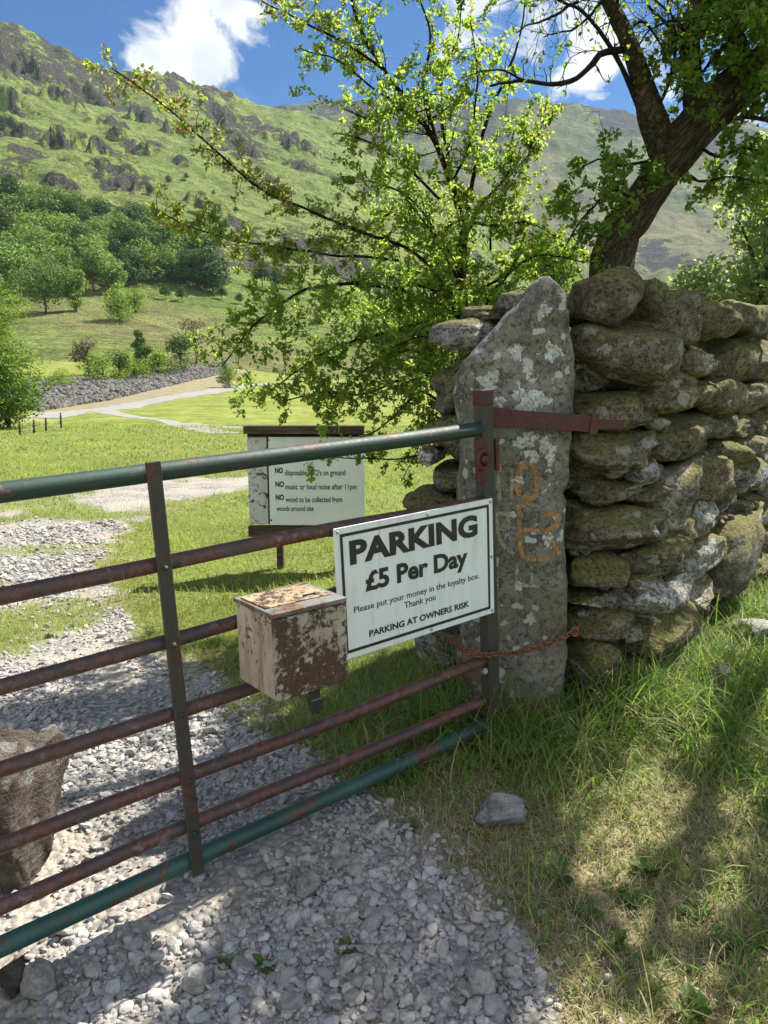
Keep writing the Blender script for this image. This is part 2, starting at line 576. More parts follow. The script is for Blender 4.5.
        rc = m.ramp(m.math('ADD', m.math('MULTIPLY', n3, .55), m.math('MULTIPLY', n4, .45)), [(.36, tuple(x * .25 for x in rock)), (.5, rock), (.64, tuple(x * 2.0 for x in rock))])
        rm = m.math('MULTIPLY_ADD', m.math('SUBTRACT', n2, .52), 2.6, m.math('MULTIPLY_ADD', m.math('SUBTRACT', n3, .5), 1.0, m.math('MULTIPLY', rk, .85)))
        rm = m.ramp(rm, [(.40, 0.), (.62, .95)])
        c = m.mix(rm, c, rc)
        h = m.math('ADD', m.math('MULTIPLY', n2, 1.0), m.math('MULTIPLY', n3, .42))
        h = m.math('MULTIPLY', h, m.math('MULTIPLY_ADD', rm, 2.0, .6))
        m.principled(c, .97, m.bump(h, 1.0, 9.0 / s), .08)
        return m.m
    M['hillside'] = hill('hillside_mat', (.155, .215, .045), (.245, .295, .085), (.105, .095, .088))
    M['far_hill'] = hill('far_hill_mat', (.06, .09, .03), (.19, .20, .08), (.055, .05, .05), .42)
    m = NT('field_mat'); p = m.coord('world'); br = m.attr('brown')
    n1 = m.noise(p, .15, 5, .6); n2 = m.noise(p, 1.6, 6, .7)
    st = m.n('ShaderNodeMapping', Vector=p); st.inputs['Scale'].default_value = (.05, .6, 1)
    c = m.ramp(n1, [(.35, (.145, .175, .03)), (.65, (.225, .24, .052))])
    c = m.mix(m.ramp(n2, [(.4, .75), (.58, 0.)]), c, (.075, .105, .025))
    c = m.mix(m.ramp(m.noise(p, .45, 6, .7), [(.5, 0.), (.66, .6)]), c, (.27, .28, .10))
    c = m.mix(br, c, m.ramp(n2, [(.3, (.15, .13, .075)), (.7, (.25, .215, .14))]))
    m.principled(c, .97, m.bump(n2, .7, .08), .1)
    M['field'] = m.m
    m = NT('path_mat'); p = m.coord('world')
    m.principled(m.ramp(m.noise(p, 3, 6, .7), [(.3, (.17, .165, .15)), (.7, (.29, .28, .26))]), .95, None, .1)
    M['path'] = m.m

    # bark
    def bark(name, a, b, moss):
        m = NT(name); p = m.coord('world')
        st = m.n('ShaderNodeMapping', Vector=p); st.vector_type = 'TEXTURE'
        st.inputs['Rotation'].default_value = (0, R(38), 0); st.inputs['Scale'].default_value = (1, 1, 5)
        q = m.noise(st.outputs[0], 26, 5, .6, 1.2)
        v = m.math('MULTIPLY', m.math('ABSOLUTE', m.math('SUBTRACT', q, .5)), 5.0, clamp=True)
        n = m.noise(p, 70, 5, .7)
        c = m.ramp(n, [(.3, a), (.65, b)])
        c = m.mix(m.ramp(v, [(.0, .9), (.45, 0.)]), c, tuple(x * .3 for x in a))
        mm = m.math('MULTIPLY_ADD', m.normalz(), .25, m.noise(p, 6, 5, .6))
        c = m.mix(m.ramp(mm, [(.66 - moss * .2, 0.), (.8 - moss * .2, .75)]), c, (.07, .075, .018))
        m.principled(c, .95, m.bump(m.math('ADD', m.math('MULTIPLY', n, .3), v), .9, .04), .15)
        return m.m
    M['bark'] = bark('bark_mat', (.075, .055, .036), (.19, .145, .09), .6)
    M['twig'] = bark('twig_mat', (.03, .022, .016), (.085, .062, .042), .1)

    M['haw_leaf'] = leaf_mat('hawthorn_leaf_mat', [(.045, .085, .012), (.10, .16, .022), (.16, .21, .035), (.075, .13, .018), (.19, .16, .05)],
                             [(.25, .44, .045), (.38, .58, .07), (.54, .66, .11), (.31, .51, .055), (.5, .44, .14)], .58)
    M['haw_leaf_red'] = leaf_mat('hawthorn_tinged_leaf_mat', [(.15, .15, .035), (.20, .12, .05), (.23, .19, .08), (.11, .13, .025), (.28, .22, .14)],
                                 [(.40, .42, .07), (.42, .24, .10), (.5, .38, .16), (.34, .40, .05), (.5, .36, .2)], .42)
    M['tree_leaf'] = leaf_mat('tree_leaf_mat', [(.03, .06, .01), (.07, .12, .018), (.13, .17, .03), (.05, .09, .014)],
                              [(.17, .32, .03), (.28, .45, .05), (.42, .54, .08), (.23, .38, .04)], .52)
    M['wood_leaf'] = leaf_mat('woodland_leaf_mat', [(.05, .10, .018), (.09, .155, .028), (.14, .20, .04), (.07, .125, .022)],
                              [(.06, .12, .018), (.10, .18, .025), (.16, .24, .035), (.08, .14, .02)], .35, pos_scale=.05)
    M['wood_leaf_dark'] = leaf_mat('dark_leaf_mat', [(.028, .062, .016), (.052, .10, .024), (.085, .14, .032), (.04, .08, .02)],
                                   [(.04, .08, .014), (.06, .12, .02), (.09, .16, .026), (.05, .09, .016)], .35, pos_scale=.05)
    for nm, k_, w_ in (('wood_leaf_olive', 1.25, (1.15, 1, .9)), ('wood_leaf_light', 1.5, (1.05, 1.05, 1.0))):
        M[nm] = leaf_mat(nm + '_mat', [tuple(c_ * k_ * w for c_, w in zip(q, w_)) for q in ((.05, .10, .018), (.09, .155, .028), (.14, .20, .04), (.07, .125, .022))],
                         [tuple(c_ * k_ * w for c_, w in zip(q, w_)) for q in ((.06, .12, .018), (.10, .18, .025), (.16, .24, .035), (.08, .14, .02))], .35, pos_scale=.05)
    M['bright_leaf'] = leaf_mat('bright_leaf_mat', [(.06, .11, .018), (.10, .165, .028), (.15, .215, .04), (.08, .14, .022)],
                                [(.16, .28, .03), (.24, .36, .045), (.36, .48, .06), (.26, .38, .04)], .55, pos_scale=.2)
    M['pale_leaf'] = leaf_mat('pale_leaf_mat', [(.10, .15, .05), (.14, .19, .07), (.18, .23, .09), (.12, .17, .06)], [(.24, .33, .09), (.3, .38, .12), (.46, .54, .18), (.36, .44, .13)], .68)
    M['brown_leaf'] = leaf_mat('brown_leaf_mat', [(.09, .07, .04), (.13, .10, .06), (.10, .09, .05)],
                               [(.14, .10, .05), (.18, .14, .08), (.14, .12, .06)], .3)

    def grass(name, cols, trans, t=.4, ps=0.):
        return leaf_mat(name, cols, trans, t, .5, ps)
    M['grass_tall'] = grass('tall_grass_mat', [(.065, .13, .02), (.11, .20, .034), (.17, .26, .05), (.085, .16, .025), (.26, .28, .09), (.38, .33, .16)],
                            [(.18, .34, .03), (.26, .44, .05), (.36, .50, .07), (.22, .38, .04), (.36, .34, .13), (.36, .3, .16)])
    M['grass_dry'] = grass('dry_grass_mat', [(.48, .41, .24), (.58, .51, .33), (.36, .28, .16), (.25, .29, .07), (.50, .46, .25), (.24, .18, .10)],
                           [(.46, .38, .2), (.52, .45, .27), (.36, .28, .15), (.34, .42, .09), (.48, .43, .2), (.25, .18, .1)], .4)
    M['lawn'] = grass('lawn_mat', [(.18, .215, .032), (.24, .265, .045), (.31, .315, .06), (.215, .24, .038), (.38, .34, .13)],
                      [(.25, .38, .05), (.32, .44, .06), (.38, .48, .08), (.28, .4, .05), (.42, .40, .15)], ps=.9)
    m = NT('weed_leaf_mat')
    M['weed'] = leaf_mat('weed_leaf_mat2', [(.05, .10, .02), (.09, .15, .03)], [(.16, .28, .04), (.22, .34, .05)], .4)


make_materials()

# ------------------------------------------------------------------ terrain shape
def az_of(px):
    return math.atan2((px - 384) / F, CP + SP * (122 / F))


def elev_tan(px, py):
    w = ray(px, py)
    return w[2] / math.hypot(w[0], w[1])


RR = [30, 45, 60, 80, 110, 160, 220, 320, 450, 650, 850]
HILL = {  # column in the photo : picture height of the land at each range
    -500: [425, 408, 400, 388, 372, 345, 315, 262, 215, 165, 120],
    -150: [426, 409, 401, 386, 368, 338, 303, 232, 165, 95, 36],
    0:   [426, 410, 404, 384, 366, 336, 303, 226, 150, 78, 19],
    25:  [426, 410, 404, 383, 366, 336, 303, 226, 152, 80, 22],
    35:  [426, 410, 404, 383, 366, 336, 303, 226, 153, 84, 34],
    65:  [426, 410, 403, 382, 366, 336, 302, 226, 158, 94, 42],
    80:  [426, 410, 403, 382, 366, 336, 302, 226, 160, 100, 52],
    102: [426, 409, 402, 382, 366, 337, 302, 228, 165, 110, 67],
    145: [426, 409, 401, 385, 367, 339, 304, 236, 172, 118, 77],
    160: [426, 408, 400, 386, 367, 340, 306, 239, 174, 120, 77],
    197: [426, 408, 399, 388, 368, 343, 309, 246, 184, 128, 81],
    225: [426, 408, 398, 389, 371, 346, 313, 256, 196, 140, 92],
    265: [426, 408, 397, 389, 376, 351, 320, 268, 210, 152, 103],
    310: [426, 408, 397, 389, 380, 357, 328, 278, 222, 164, 109],
    350: [426, 408, 397, 390, 382, 361, 335, 290, 236, 178, 119],
    430: [426, 408, 397, 391, 385, 369, 348, 315, 272, 225, 172],
    520: [426, 408, 397, 391, 386, 376, 363, 342, 318, 292, 262],
    620: [426, 408, 398, 392, 387, 380, 373, 362, 352, 345, 340],
    768: [426, 408, 398, 392, 387, 381, 375, 366, 356, 348, 344],
    1300: [426, 408, 398, 390, 382, 370, 355, 330, 300, 265, 235],
}
_cols = sorted(HILL)
_caz = np.array([az_of(c) for c in _cols])
_ctan = np.array([[elev_tan(c, y) for y in HILL[c]] for c in _cols])


def hill_base(az, r):
    """terrain height from the table (no noise)"""
    az = np.asarray(az, float); r = np.asarray(r, float)
    az, r = np.broadcast_arrays(az, r)
    a = np.clip(az, _caz[0], _caz[-1])
    lr = np.log(np.clip(r, RR[0], RR[-1]))
    g = np.log(np.array(RR, float))
    j = np.clip(np.searchsorted(g, lr, side='right') - 1, 0, len(RR) - 2)
    t = (lr - g[j]) / (g[j + 1] - g[j])
    ts = t * .5 + .5 * t * t * (3 - 2 * t)
    i = np.clip(np.searchsorted(_caz, a, side='right') - 1, 0, len(_cols) - 2)
    s = (a - _caz[i]) / (_caz[i + 1] - _caz[i])
    v = ((1 - s) * (1 - ts) * _ctan[i, j] + s * (1 - ts) * _ctan[i + 1, j] + (1 - s) * ts * _ctan[i, j + 1] + s * ts * _ctan[i + 1, j + 1])
    z = 1.5 + np.clip(r, RR[0], RR[-1]) * v
    z = np.where(r > RR[-1], z - (r - RR[-1]) * .25, z)
    return z


def near_z(x, y):
    """ground close to the gate"""
    x = np.asarray(x, float); y = np.asarray(y, float)
    z = .05 + .15 * sstep(-1.4, .3, x) * sstep(1.0, 2.6, y)
    z = z + .07 * sstep(.9, 2.1, x) * sstep(2.0, 3.8, y)
    z = z - .12 * sstep(3.2, 5.5, y) * sstep(-1.4, .3, x)
    z = z + .025 * fb2(x, y, .7, 3, 3) + .010 * fb2(x, y, 4.0, 3, 4)
    return z


def ground_z(x, y):
    x = np.asarray(x, float); y = np.asarray(y, float)
    r = np.hypot(x, y); az = np.arctan2(x, y)
    back = sstep(R(60), R(110), np.abs(az))
    far = hill_base(az, np.maximum(r, 30.))
    z30 = hill_base(az, 30.)
    w = sstep(6, 30, r)
    z = near_z(x, y) * (1 - w) + (z30 * w)
    far = np.where(r < 30, z, far)
    far = far * (1 - back) + (0.1 + .01 * r) * back
    wr = sstep(20, 60, r) * (1 - back)
    return far + wr * (.12 * fb2(x, y, .05, 4, 9)) * np.minimum(1, r / 40)


def rock_mask(az, r, z):
    x, y = r * np.sin(az), r * np.cos(az)
    n = fb2(x, y, .011, 5, 21)
    n = n + .45 * fb2(x, y, .045, 4, 23)
    m = sstep(.06, .6, n + .55 * sstep(420, 800, r) * sstep(R(6), R(-22), az) - .06)
    return m * sstep(220, 340, r)


def hill_z0(x, y):
    r = np.hypot(x, y); az = np.arctan2(x, y)
    z = ground_z(x, y)
    far = sstep(150, 380, r) * (1 - sstep(R(60), R(110), np.abs(az)))
    rk = rock_mask(az, r, z)
    P = np.stack([x * .022, y * .022, z * .022], -1)
    ridge = 1 - np.abs(fbm(P, 5, 31))
    rg = far * (r / 850.)
    step = fbm(np.stack([x * .016, y * .016, z * .05], -1), 4, 37)
    step = np.floor(step * 3) / 3 + sstep(.55, 1, step * 3 - np.floor(step * 3)) / 3
    z = z + rg * (8.0 * fb2(x, y, .02, 5, 30) + rk * sstep(900, 600, r) * (12 * (ridge - .75) + 10 * step) + 5.5 * fb2(x, y, .06, 5, 33) * (.4 + .7 * rk))
    return z


CRAGS = []
for cx_, cy_, cw_, chh in ((28, 60, 34, 14), (8, 95, 26, 16), (38, 72, 26, 15), (75, 140, 40, 16), (112, 128, 22, 10), (124, 138, 26, 13), (141, 150, 20, 12), (122, 172, 32, 18), (140, 182, 30, 14), (66, 180, 24, 9), (178, 92, 26, 8), (215, 103, 36, 12),
                           (228, 112, 26, 9), (250, 148, 24, 12), (298, 142, 28, 13), (205, 205, 30, 16), (60, 95, 30, 12), (95, 100, 24, 10), (145, 115, 24, 12), (170, 128, 18, 12), (280, 185, 20, 8), (185, 160, 14, 7), (20, 130, 22, 9), (236, 135, 18, 8), (160, 145, 14, 8), (330, 215, 20, 8)):
    x_, y_, r_, z_ = None, None, None, None
    w_ = ray(cx_, cy_ + chh * .5); a_ = math.atan2(w_[0], w_[1]); h_ = math.hypot(w_[0], w_[1])
    rs_ = np.geomspace(150, 850, 400); zz_ = hill_z0(rs_ * math.sin(a_), rs_ * math.cos(a_))
    ok_ = zz_ >= 1.5 + rs_ * w_[2] / h_
    if ok_.any():
        r0_ = rs_[int(np.argmax(ok_))]
        CRAGS.append((a_, r0_, cw_ / F / 2, chh / F * r0_))


def crag_field(x, y):
    r = np.hypot(x, y); az = np.arctan2(x, y)
    dz = np.zeros(np.shape(r)); rk = np.zeros(np.shape(r))
    wob = fb2(x, y, .05, 4, 44); wob2 = fb2(x, y, .16, 3, 45)
    for a_, r0, wa, hh in CRAGS:
        wr_ = wa * r0 * 1.1
        u = (az - a_) / (wa * 1.5) + .7 * wob + .25 * wob2; v = (r - r0) / wr_ + .7 * wob + .4 * wob2 + .5 * u
        side = np.exp(-np.abs(u) ** 3)
        f = side * sstep(-.35, .15, v) * (1 - sstep(.6, 3.2, v))
        dz = np.maximum(dz, hh * .75 * f * (1 + .5 * wob2))
        rk = np.maximum(rk, side * sstep(-1.1, -.1, v) * (1 - sstep(.1, 1.3, v)) * sstep(-.75, .25, wob2 + .5 * wob))
    return dz, rk


def hill_z(x, y):
    return hill_z0(x, y) + crag_field(np.asarray(x, float), np.asarray(y, float))[0]


def find_r(px, py, lo=28., hi=850.):
    """range at which the picture ray meets the land"""
    w = ray(px, py); az = math.atan2(w[0], w[1]); h = math.hypot(w[0], w[1])
    rs = np.geomspace(lo, hi, 500)
    zz = hill_z(rs * math.sin(az), rs * math.cos(az))
    ok = zz >= 1.5 + rs * w[2] / h
    k = int(np.argmax(ok)) if ok.any() else 499
    return rs[k] * math.sin(az), rs[k] * math.cos(az), rs[k], zz[k]


def polar(name, az, rs, zf, mats, closed=False, centre=False):
    A, RG = np.meshgrid(az, rs, indexing='ij')
    X, Y = RG * np.sin(A), RG * np.cos(A)
    Z = zf(X, Y)
    V = np.stack([X, Y, Z], -1).reshape(-1, 3)
    na, nr = len(az), len(rs)
    i = np.arange(na if closed else na - 1)[:, None]; j = np.arange(nr - 1)[None, :]
    i2 = (i + 1) % na
    Fq = np.stack([i * nr + j, i2 * nr + j, i2 * nr + j + 1, i * nr + j + 1], -1).reshape(-1, 4)[:, ::-1]
    mb = MB(); mb.add(V, np.ascontiguousarray(Fq))
    if centre:
        k = mb.n
        mb.add(np.array([[0, 0, float(zf(np.array(0.), np.array(0.)))]]), np.zeros((0, 3), int))
        ii = np.arange(na)
        mb.f.append(np.stack([np.full(na, k), ((ii + 1) % na) * nr, ii * nr], -1)[:, ::-1]); mb.mi.append((na, 0))
    o = mb.build(name, mats)
    return o, X, Y, Z, A, RG


def full_az(front_deg, step_f, step_b):
    f = np.arange(-front_deg, front_deg + 1e-6, step_f)
    b = np.arange(front_deg + step_b, 360 - front_deg - 1e-6, step_b)
    return np.radians(np.concatenate([f, b]))


# gravel track outline (picture points dropped to the ground)
_gp = [(580, 1060), (560, 985), (535, 935), (490, 893), (430, 850), (372, 812), (325, 765), (268, 722), (236, 694), (190, 668),
       (150, 645), (118, 600), (105, 560), (128, 525), (175, 504), (240, 490), (330, 484), (330, 470), (240, 476), (100, 483), (0, 489), (-200, 505), (-900, 560)]
GP = np.array([gnd(*q, .13 if q[1] > 700 else .06)[:2] for q in _gp] + [(-6, -2.5), (.9, -2.5)])


def inside(x, y, poly):
    c = np.zeros(np.shape(x), bool)
    j = len(poly) - 1
    for i in range(len(poly)):
        xi, yi = poly[i]; xj, yj = poly[j]
        with np.errstate(divide='ignore', invalid='ignore'):
            t = ((yi > y) != (yj > y)) & (x < (xj - xi) * (y - yi) / (yj - yi + 1e-12) + xi)
        c ^= t
        j = i
    return c


def poly_dist(x, y, poly):
    d = np.full(np.shape(x), 1e9)
    for i in range(len(poly)):
        a, b = poly[i], poly[(i + 1) % len(poly)]
        ab = b - a
        t = np.clip(((x - a[0]) * ab[0] + (y - a[1]) * ab[1]) / (ab @ ab + 1e-12), 0, 1)
        d = np.minimum(d, np.hypot(x - a[0] - t * ab[0], y - a[1] - t * ab[1]))
    return d


def gravel_mask(x, y):
    r = np.hypot(x, y)
    s = np.where(inside(x, y, GP), 1, -1) * poly_dist(x, y, GP)
    s = s + .10 * fb2(x, y, 2.2, 4, 12) * np.clip(r / 3, .6, 3) + .05 * fb2(x, y, 9, 3, 13)
    m = sstep(-.06, .10, s)
    # grassy patches inside the track further off
    patch = sstep(-.12, .35, fb2(x, y, .9, 4, 15)) * sstep(3.0, 4.4, y)
    return m * (1 - .85 * patch)


def dry_mask(x, y):
    d = sstep(-.25, .35, fb2(x, y, 1.4, 4, 41))
    close = 1 - sstep(2.1, 3.1, y)
    d = d * close + .16 * (1 - close) * sstep(.0, .5, fb2(x, y, .8, 4, 43))
    d = d + .55 * np.exp(-(((x - .9) / .55) ** 2 + ((y - 2.0) / .5) ** 2)) * sstep(-.5, .3, fb2(x, y, 3.1, 3, 47))  # extra straw here, its paler colour also paints the turf's sun patch brighter
    edge = np.exp(-(poly_dist(x, y, GP) / .28) ** 2)
    return np.clip(.68 * d + .45 * edge, 0, 1)


g, X, Y, Z, A, RG = polar('ground', full_az(40, .3, 4), np.geomspace(.5, 30, 235), ground_z, M['ground'], True, True)
gm = gravel_mask(X, Y).ravel(); dm = dry_mask(X, Y).ravel()
attr(g, 'gravel', np.append(gm, .9)); attr(g, 'dry', np.append(dm, .2))
tag(g, 'grassy verge and stony ground around the gate', 'ground', kind='structure')

# valley floor (30..120 m) and hillside (120..1000 m)
f, X, Y, Z, A, RG = polar('field', full_az(40, .22, 4), np.geomspace(29.9, 118, 90), ground_z, M['field'], True)
px, py = to_px(np.stack([X, Y, Z], -1))
br = sstep(8, 0, np.abs(py - np.interp(px, [40, 110, 160, 220, 240], [413, 404, 395, 381, 376])) - np.interp(px, [40, 110, 220], [1, 4, 5])) * (px > 30) * (px < 245) * (RG > 45)
attr(f, 'brown', (br * (Y > 0)).ravel())
tag(f, 'sunny flat green field on the valley floor', 'field', kind='structure')

h, X, Y, Z, A, RG = polar('hillside', full_az(38, .13, 4), np.concatenate([np.geomspace(117.8, 860, 270), np.linspace(880, 1100, 5)]), hill_z, M['hillside'], True)
attr(h, 'rock', np.maximum(rock_mask(A, RG, Z) * .8, 1.15 * crag_field(X, Y)[1]).ravel())
attr(h, 'brown', (.35 * sstep(.1, .6, fb2(X, Y, .02, 4, 51)) * sstep(300, 160, RG)).ravel())
tag(h, 'steep green fellside with dark rock crags', 'hillside', kind='structure')

_fx = np.array([-900, -400, 100, 200, 330, 430, 470, 509, 560, 584, 624, 700, 768, 1000, 1500])
_fy = np.array([240, 160, 104, 100, 98, 97, 100, 97, 103, 107, 112, 119, 128, 170, 260])
_faz = np.array([az_of(c) for c in _fx]); _ft = np.array([elev_tan(a, b) for a, b in zip(_fx, _fy)])


def far_z(x, y):
    r = np.hypot(x, y); az = np.arctan2(x, y)
    et = np.interp(az, _faz, _ft); lo = elev_tan(600, 352)
    t = np.clip((r - 950) / 850, 0, 1)
    v = lo + (et - lo) * (t ** .8)
    z = 1.5 + np.minimum(r, 1800) * v
    z = np.where(r > 1800, z - (r - 1800) * .3, z)
    P = np.stack([x * .007, y * .007, z * .007], -1)
    G_ = np.stack([az * 26, r * .0012, np.zeros_like(r)], -1)
    z = z + t * (1 - .7 * t) * (26 * fbm(P, 6, 61) + 16 * fbm(P * 4, 4, 62) - 26 * (1 - np.abs(fbm(G_ + .4 * fbm(P, 3, 64)[..., None], 4, 63)))) - 25 * t * (np.abs(fbm(P * np.array([1.4, .5, .3]), 3, 66))) * (1 - t)
    return z


fh, X, Y, Z, A, RG = polar('far_hill', np.radians(np.arange(-55, 65, .13)), np.concatenate([np.geomspace(940, 1810, 150), np.linspace(1850, 2300, 4)]), far_z, M['far_hill'])
rk = sstep(.0, .6, fb2(X, Y, .006, 5, 71) + .4 * sstep(1300, 1800, RG) - .15)
attr(fh, 'rock', rk.ravel()); attr(fh, 'brown', (.3 * sstep(0, .6, fb2(X, Y, .004, 4, 73))).ravel())
tag(fh, 'hazy blue green fell closing the head of the valley', 'hill', kind='structure')


# ------------------------------------------------------------------ paths across the field
def ribbon(name, pts, label):
    """pts: (px, py, half width in metres) laid just above the field"""
    W = []
    for px_, py_, hw in pts:
        x, y, r, z = find_r(px_, py_, 24.)
        W.append((x, y, hw))
    W = catmull(np.array(W), 24)
    C = W[:, :2]; T = np.gradient(C, axis=0); T /= np.linalg.norm(T, axis=1)[:, None]
    N = np.stack([-T[:, 1], T[:, 0]], -1)
    k = 7
    u = np.linspace(-1, 1, k)
    W[:, 2] *= .72
    jl = 1 + .35 * fb2(C[:, 0], C[:, 1], .7, 4, 81); jr = 1 + .35 * fb2(C[:, 0], C[:, 1], .7, 4, 82)
    off = np.where(u[None] < 0, jl[:, None], jr[:, None]) * u[None] * W[:, 2:3]
    P = C[:, None] + N[:, None] * off[..., None]
    z = ground_z(P[..., 0], P[..., 1]) + .012
    V = np.concatenate([P, z[..., None]], -1).reshape(-1, 3)
    n = len(C)
    i = np.arange(n - 1)[:, None] * k; j = np.arange(k - 1)[None]
    Fq = np.stack([i + j, i + j + 1, i + k + j + 1, i + k + j], -1).reshape(-1, 4)
    mb = MB(); mb.add(V, Fq)
    o = mb.build(name, M['path'])
    tag(o, label, 'path', kind='structure')


ribbon('path', [(36, 418, 1.3), (75, 412, 1.5), (110, 409, 1.6), (150, 402, 1.6), (185, 396, 1.6), (215, 391, 1.7), (245, 386, 1.8), (290, 383, 1.8), (340, 382, 1.8)],
       'pale stony path curving along the valley to the river bank')
ribbon('path', [(95, 410, 1.1), (125, 416, .6), (165, 421, .5), (190, 427, .7), (225, 434, .6)],
       'narrow grey path bending back towards the notice board')
ribbon('path', [(186, 423, .55), (205, 426, .8), (240, 428, .8), (300, 429, .7)],
       'short grey stretch of path above the notice board')

# ------------------------------------------------------------------ gate
T0 = np.array([0.34151153, 2.6454599, 1.37039982])
_az, _sag = R(37.80043981), R(3.66466046)
U = np.array([-math.cos(_az) * math.cos(_sag), -math.sin(_az) * math.cos(_sag), -math.sin(_sag)])
Hh = np.array([-math.cos(_az) * math.sin(_sag), -math.sin(_az) * math.sin(_sag), math.cos(_sag)])
NG = np.cross(U, Hh)
if NG[1] > 0: NG = -NG          # towards the camera


def G(u, d, n=0.0):
    """gate coordinates: along from hinge, down from top rail, towards camera"""
    return T0 + U * u - Hh * d + NG * n


gate = empty('metal_gate', (T0[0], T0[1], float(ground_z(T0[0], T0[1]))), 'rusty green seven bar metal field gate hung on the stone post', 'gate')
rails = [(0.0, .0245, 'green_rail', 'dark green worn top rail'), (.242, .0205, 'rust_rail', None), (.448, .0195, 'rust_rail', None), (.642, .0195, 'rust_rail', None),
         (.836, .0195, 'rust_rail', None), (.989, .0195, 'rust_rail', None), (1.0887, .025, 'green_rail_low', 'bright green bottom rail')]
LEN = 2.95
for k, (d, r, mt, lb) in enumerate(rails):
    mb = MB()
    us = np.linspace(.02, LEN, 60)
    bend = .006 * np.sin(us * 2.1 + k * 1.7) + .003 * np.sin(us * 5.3 + k)
    if k in (0, 6): bend *= .4
    P = np.array([G(u, d + b, .004 * math.sin(u * 3 + k)) for u, b in zip(us, bend)])
    tube(mb, P, r, 18, rough=.015, rscale=14, seed=k)
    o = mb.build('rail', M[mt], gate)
    if lb: tag(o, lb)
# flat bars crossing the rails
for uu in (1.1797, 2.15):
    mb = MB()
    box(mb, G(uu, .545, .031), (U, NG, Hh), (.0185, .006, .575), bev=.002)
    o = mb.build('upright', M['stile'], gate, smooth=False)
    for d, *_ in rails[1:6]:
        b2 = MB()
        tube(b2, [G(uu, d, .036), G(uu, d, .043)], [.008, .006], 8)
        b2.build('bolt', M['stile'], o)
mb = MB(); tube(mb, [G(LEN, -.03), G(LEN, 1.12)], .024, 14); mb.build('end_stile', M['stile'], gate)
# hinge stile : square tube
mb = MB()
box(mb, G(0.0, .47, 0), (U, NG, Hh), (.0265, .022, .60), bev=.004)
stile = mb.build('hinge_stile', M['stile'], gate, smooth=False)
mb = MB(); box(mb, G(0.0, -.105, 0), (U, NG, Hh), (.028, .0235, .026), bev=.003); mb.build('stile_cap', M['red_rust'], stile, smooth=False)
# top hinge lug, eye and pin
mb = MB()
box(mb, G(.048, .105, .028), (U, NG, Hh), (.022, .008, .075), bev=.004)
th = np.linspace(0, 2 * np.pi, 22)
tube(mb, [G(.048 + .026 * math.cos(a), .10 + .03 * math.sin(a), .040) for a in th], .010, 8, cap=False)
tube(mb, [G(.048, .10, .028), G(.048, .10, .058)], [.016, .014], 10)
mb.build('hinge_eye', M['red_rust'], gate)
mb = MB()
box(mb, G(-.038, .095, .0), (U, NG, Hh), (.008, .028, .055), bev=.003)
mb.build('hinge_plate', M['red_rust'], gate, smooth=False)
mb = MB(); tube(mb, [G(.055, .86, .02), G(.055, .86, .034), G(.055, .86, .038)], [.012, .012, .007], 6); mb.build('bolt', M['bolt'], gate)


# ------------------------------------------------------------------ lettering
def text_mesh(body, bold=0.0, spacing=1.0):
    cu = bpy.data.curves.new('t', 'FONT')
    cu.body = body
    cu.size = 1.0; cu.offset = bold; cu.space_character = spacing
    cu.fill_mode = 'FRONT'; cu.extrude = .004; cu.resolution_u = 3
    ob = bpy.data.objects.new('t', cu)
    COL.objects.link(ob)
    dg = bpy.context.evaluated_depsgraph_get()
    me = bpy.data.meshes.new_from_object(ob.evaluated_get(dg))
    V = np.array([v.co[:] for v in me.vertices]); Fc = [tuple(p.vertices) for p in me.polygons]
    bpy.data.objects.remove(ob); bpy.data.curves.remove(cu); bpy.data.meshes.remove(me)
    return V, Fc


def put_text(mb, body, o, xa, ya, n, x0, x1, base, cap, bold=.0, spacing=1.0, ref=None):
    """text between x0 and x1, baseline at base with capital height cap, in the plane o + xa*x + ya*y"""
    V, Fc = text_mesh(body, bold, spacing)
    capv = text_mesh('H', bold)[0]
    c0, c1 = capv[:, 1].min(), capv[:, 1].max()
    vx = (V[:, 0] - V[:, 0].min()) / (np.ptp(V[:, 0])) * (x1 - x0) + x0
    vy = base + (V[:, 1] - c0) / (c1 - c0) * cap
    mb.add(o + vx[:, None] * xa + vy[:, None] * ya + (.0006 + .0006 * (V[:, 2] > 0))[:, None] * n, Fc)


def rect(mb, o, xa, ya, n, x0, x1, y0, y1, t=.0012):
    c = o + xa * (x0 + x1) / 2 + ya * (y0 + y1) / 2 + n * (t / 2)
    box(mb, c, (xa, ya, n), ((x1 - x0) / 2, (y1 - y0) / 2, t / 2))


# parking sign : panel screwed to the rails
_sp = G(0, 0, .036)
sTL, sTR, sBR, sBL = [on_plane(*q, _sp, NG) for q in ((329, 530), (490.6, 498), (494, 612), (344, 660))]
SW = (np.linalg.norm(sTR - sTL) + np.linalg.norm(sBR - sBL)) / 2; SH = (np.linalg.norm(sTL - sBL) + np.linalg.norm(sTR - sBR)) / 2
xa = (sTR + sBR - sTL - sBL); xa /= np.linalg.norm(xa)
ya = (sTL + sTR - sBL - sBR); ya -= xa * (ya @ xa); ya /= np.linalg.norm(ya)
nn = np.cross(xa, ya)
sc = (sTL + sTR + sBR + sBL) / 4
so = sc - xa * SW / 2 - ya * SH / 2          # lower left corner of the panel's back
sign = empty('parking_sign', tuple(so + xa * SW / 2), 'white black bordered parking sign fixed to the gate beside the stone post', 'sign')
mb = MB(); box(mb, sc + nn * .002, (xa, ya, nn), (SW / 2, SH / 2, .003), bev=.001)
mb.build('panel', M['sign_white'], sign, smooth=False)
so = so + nn * .005
mb = MB()
i0, w = .019, .0095
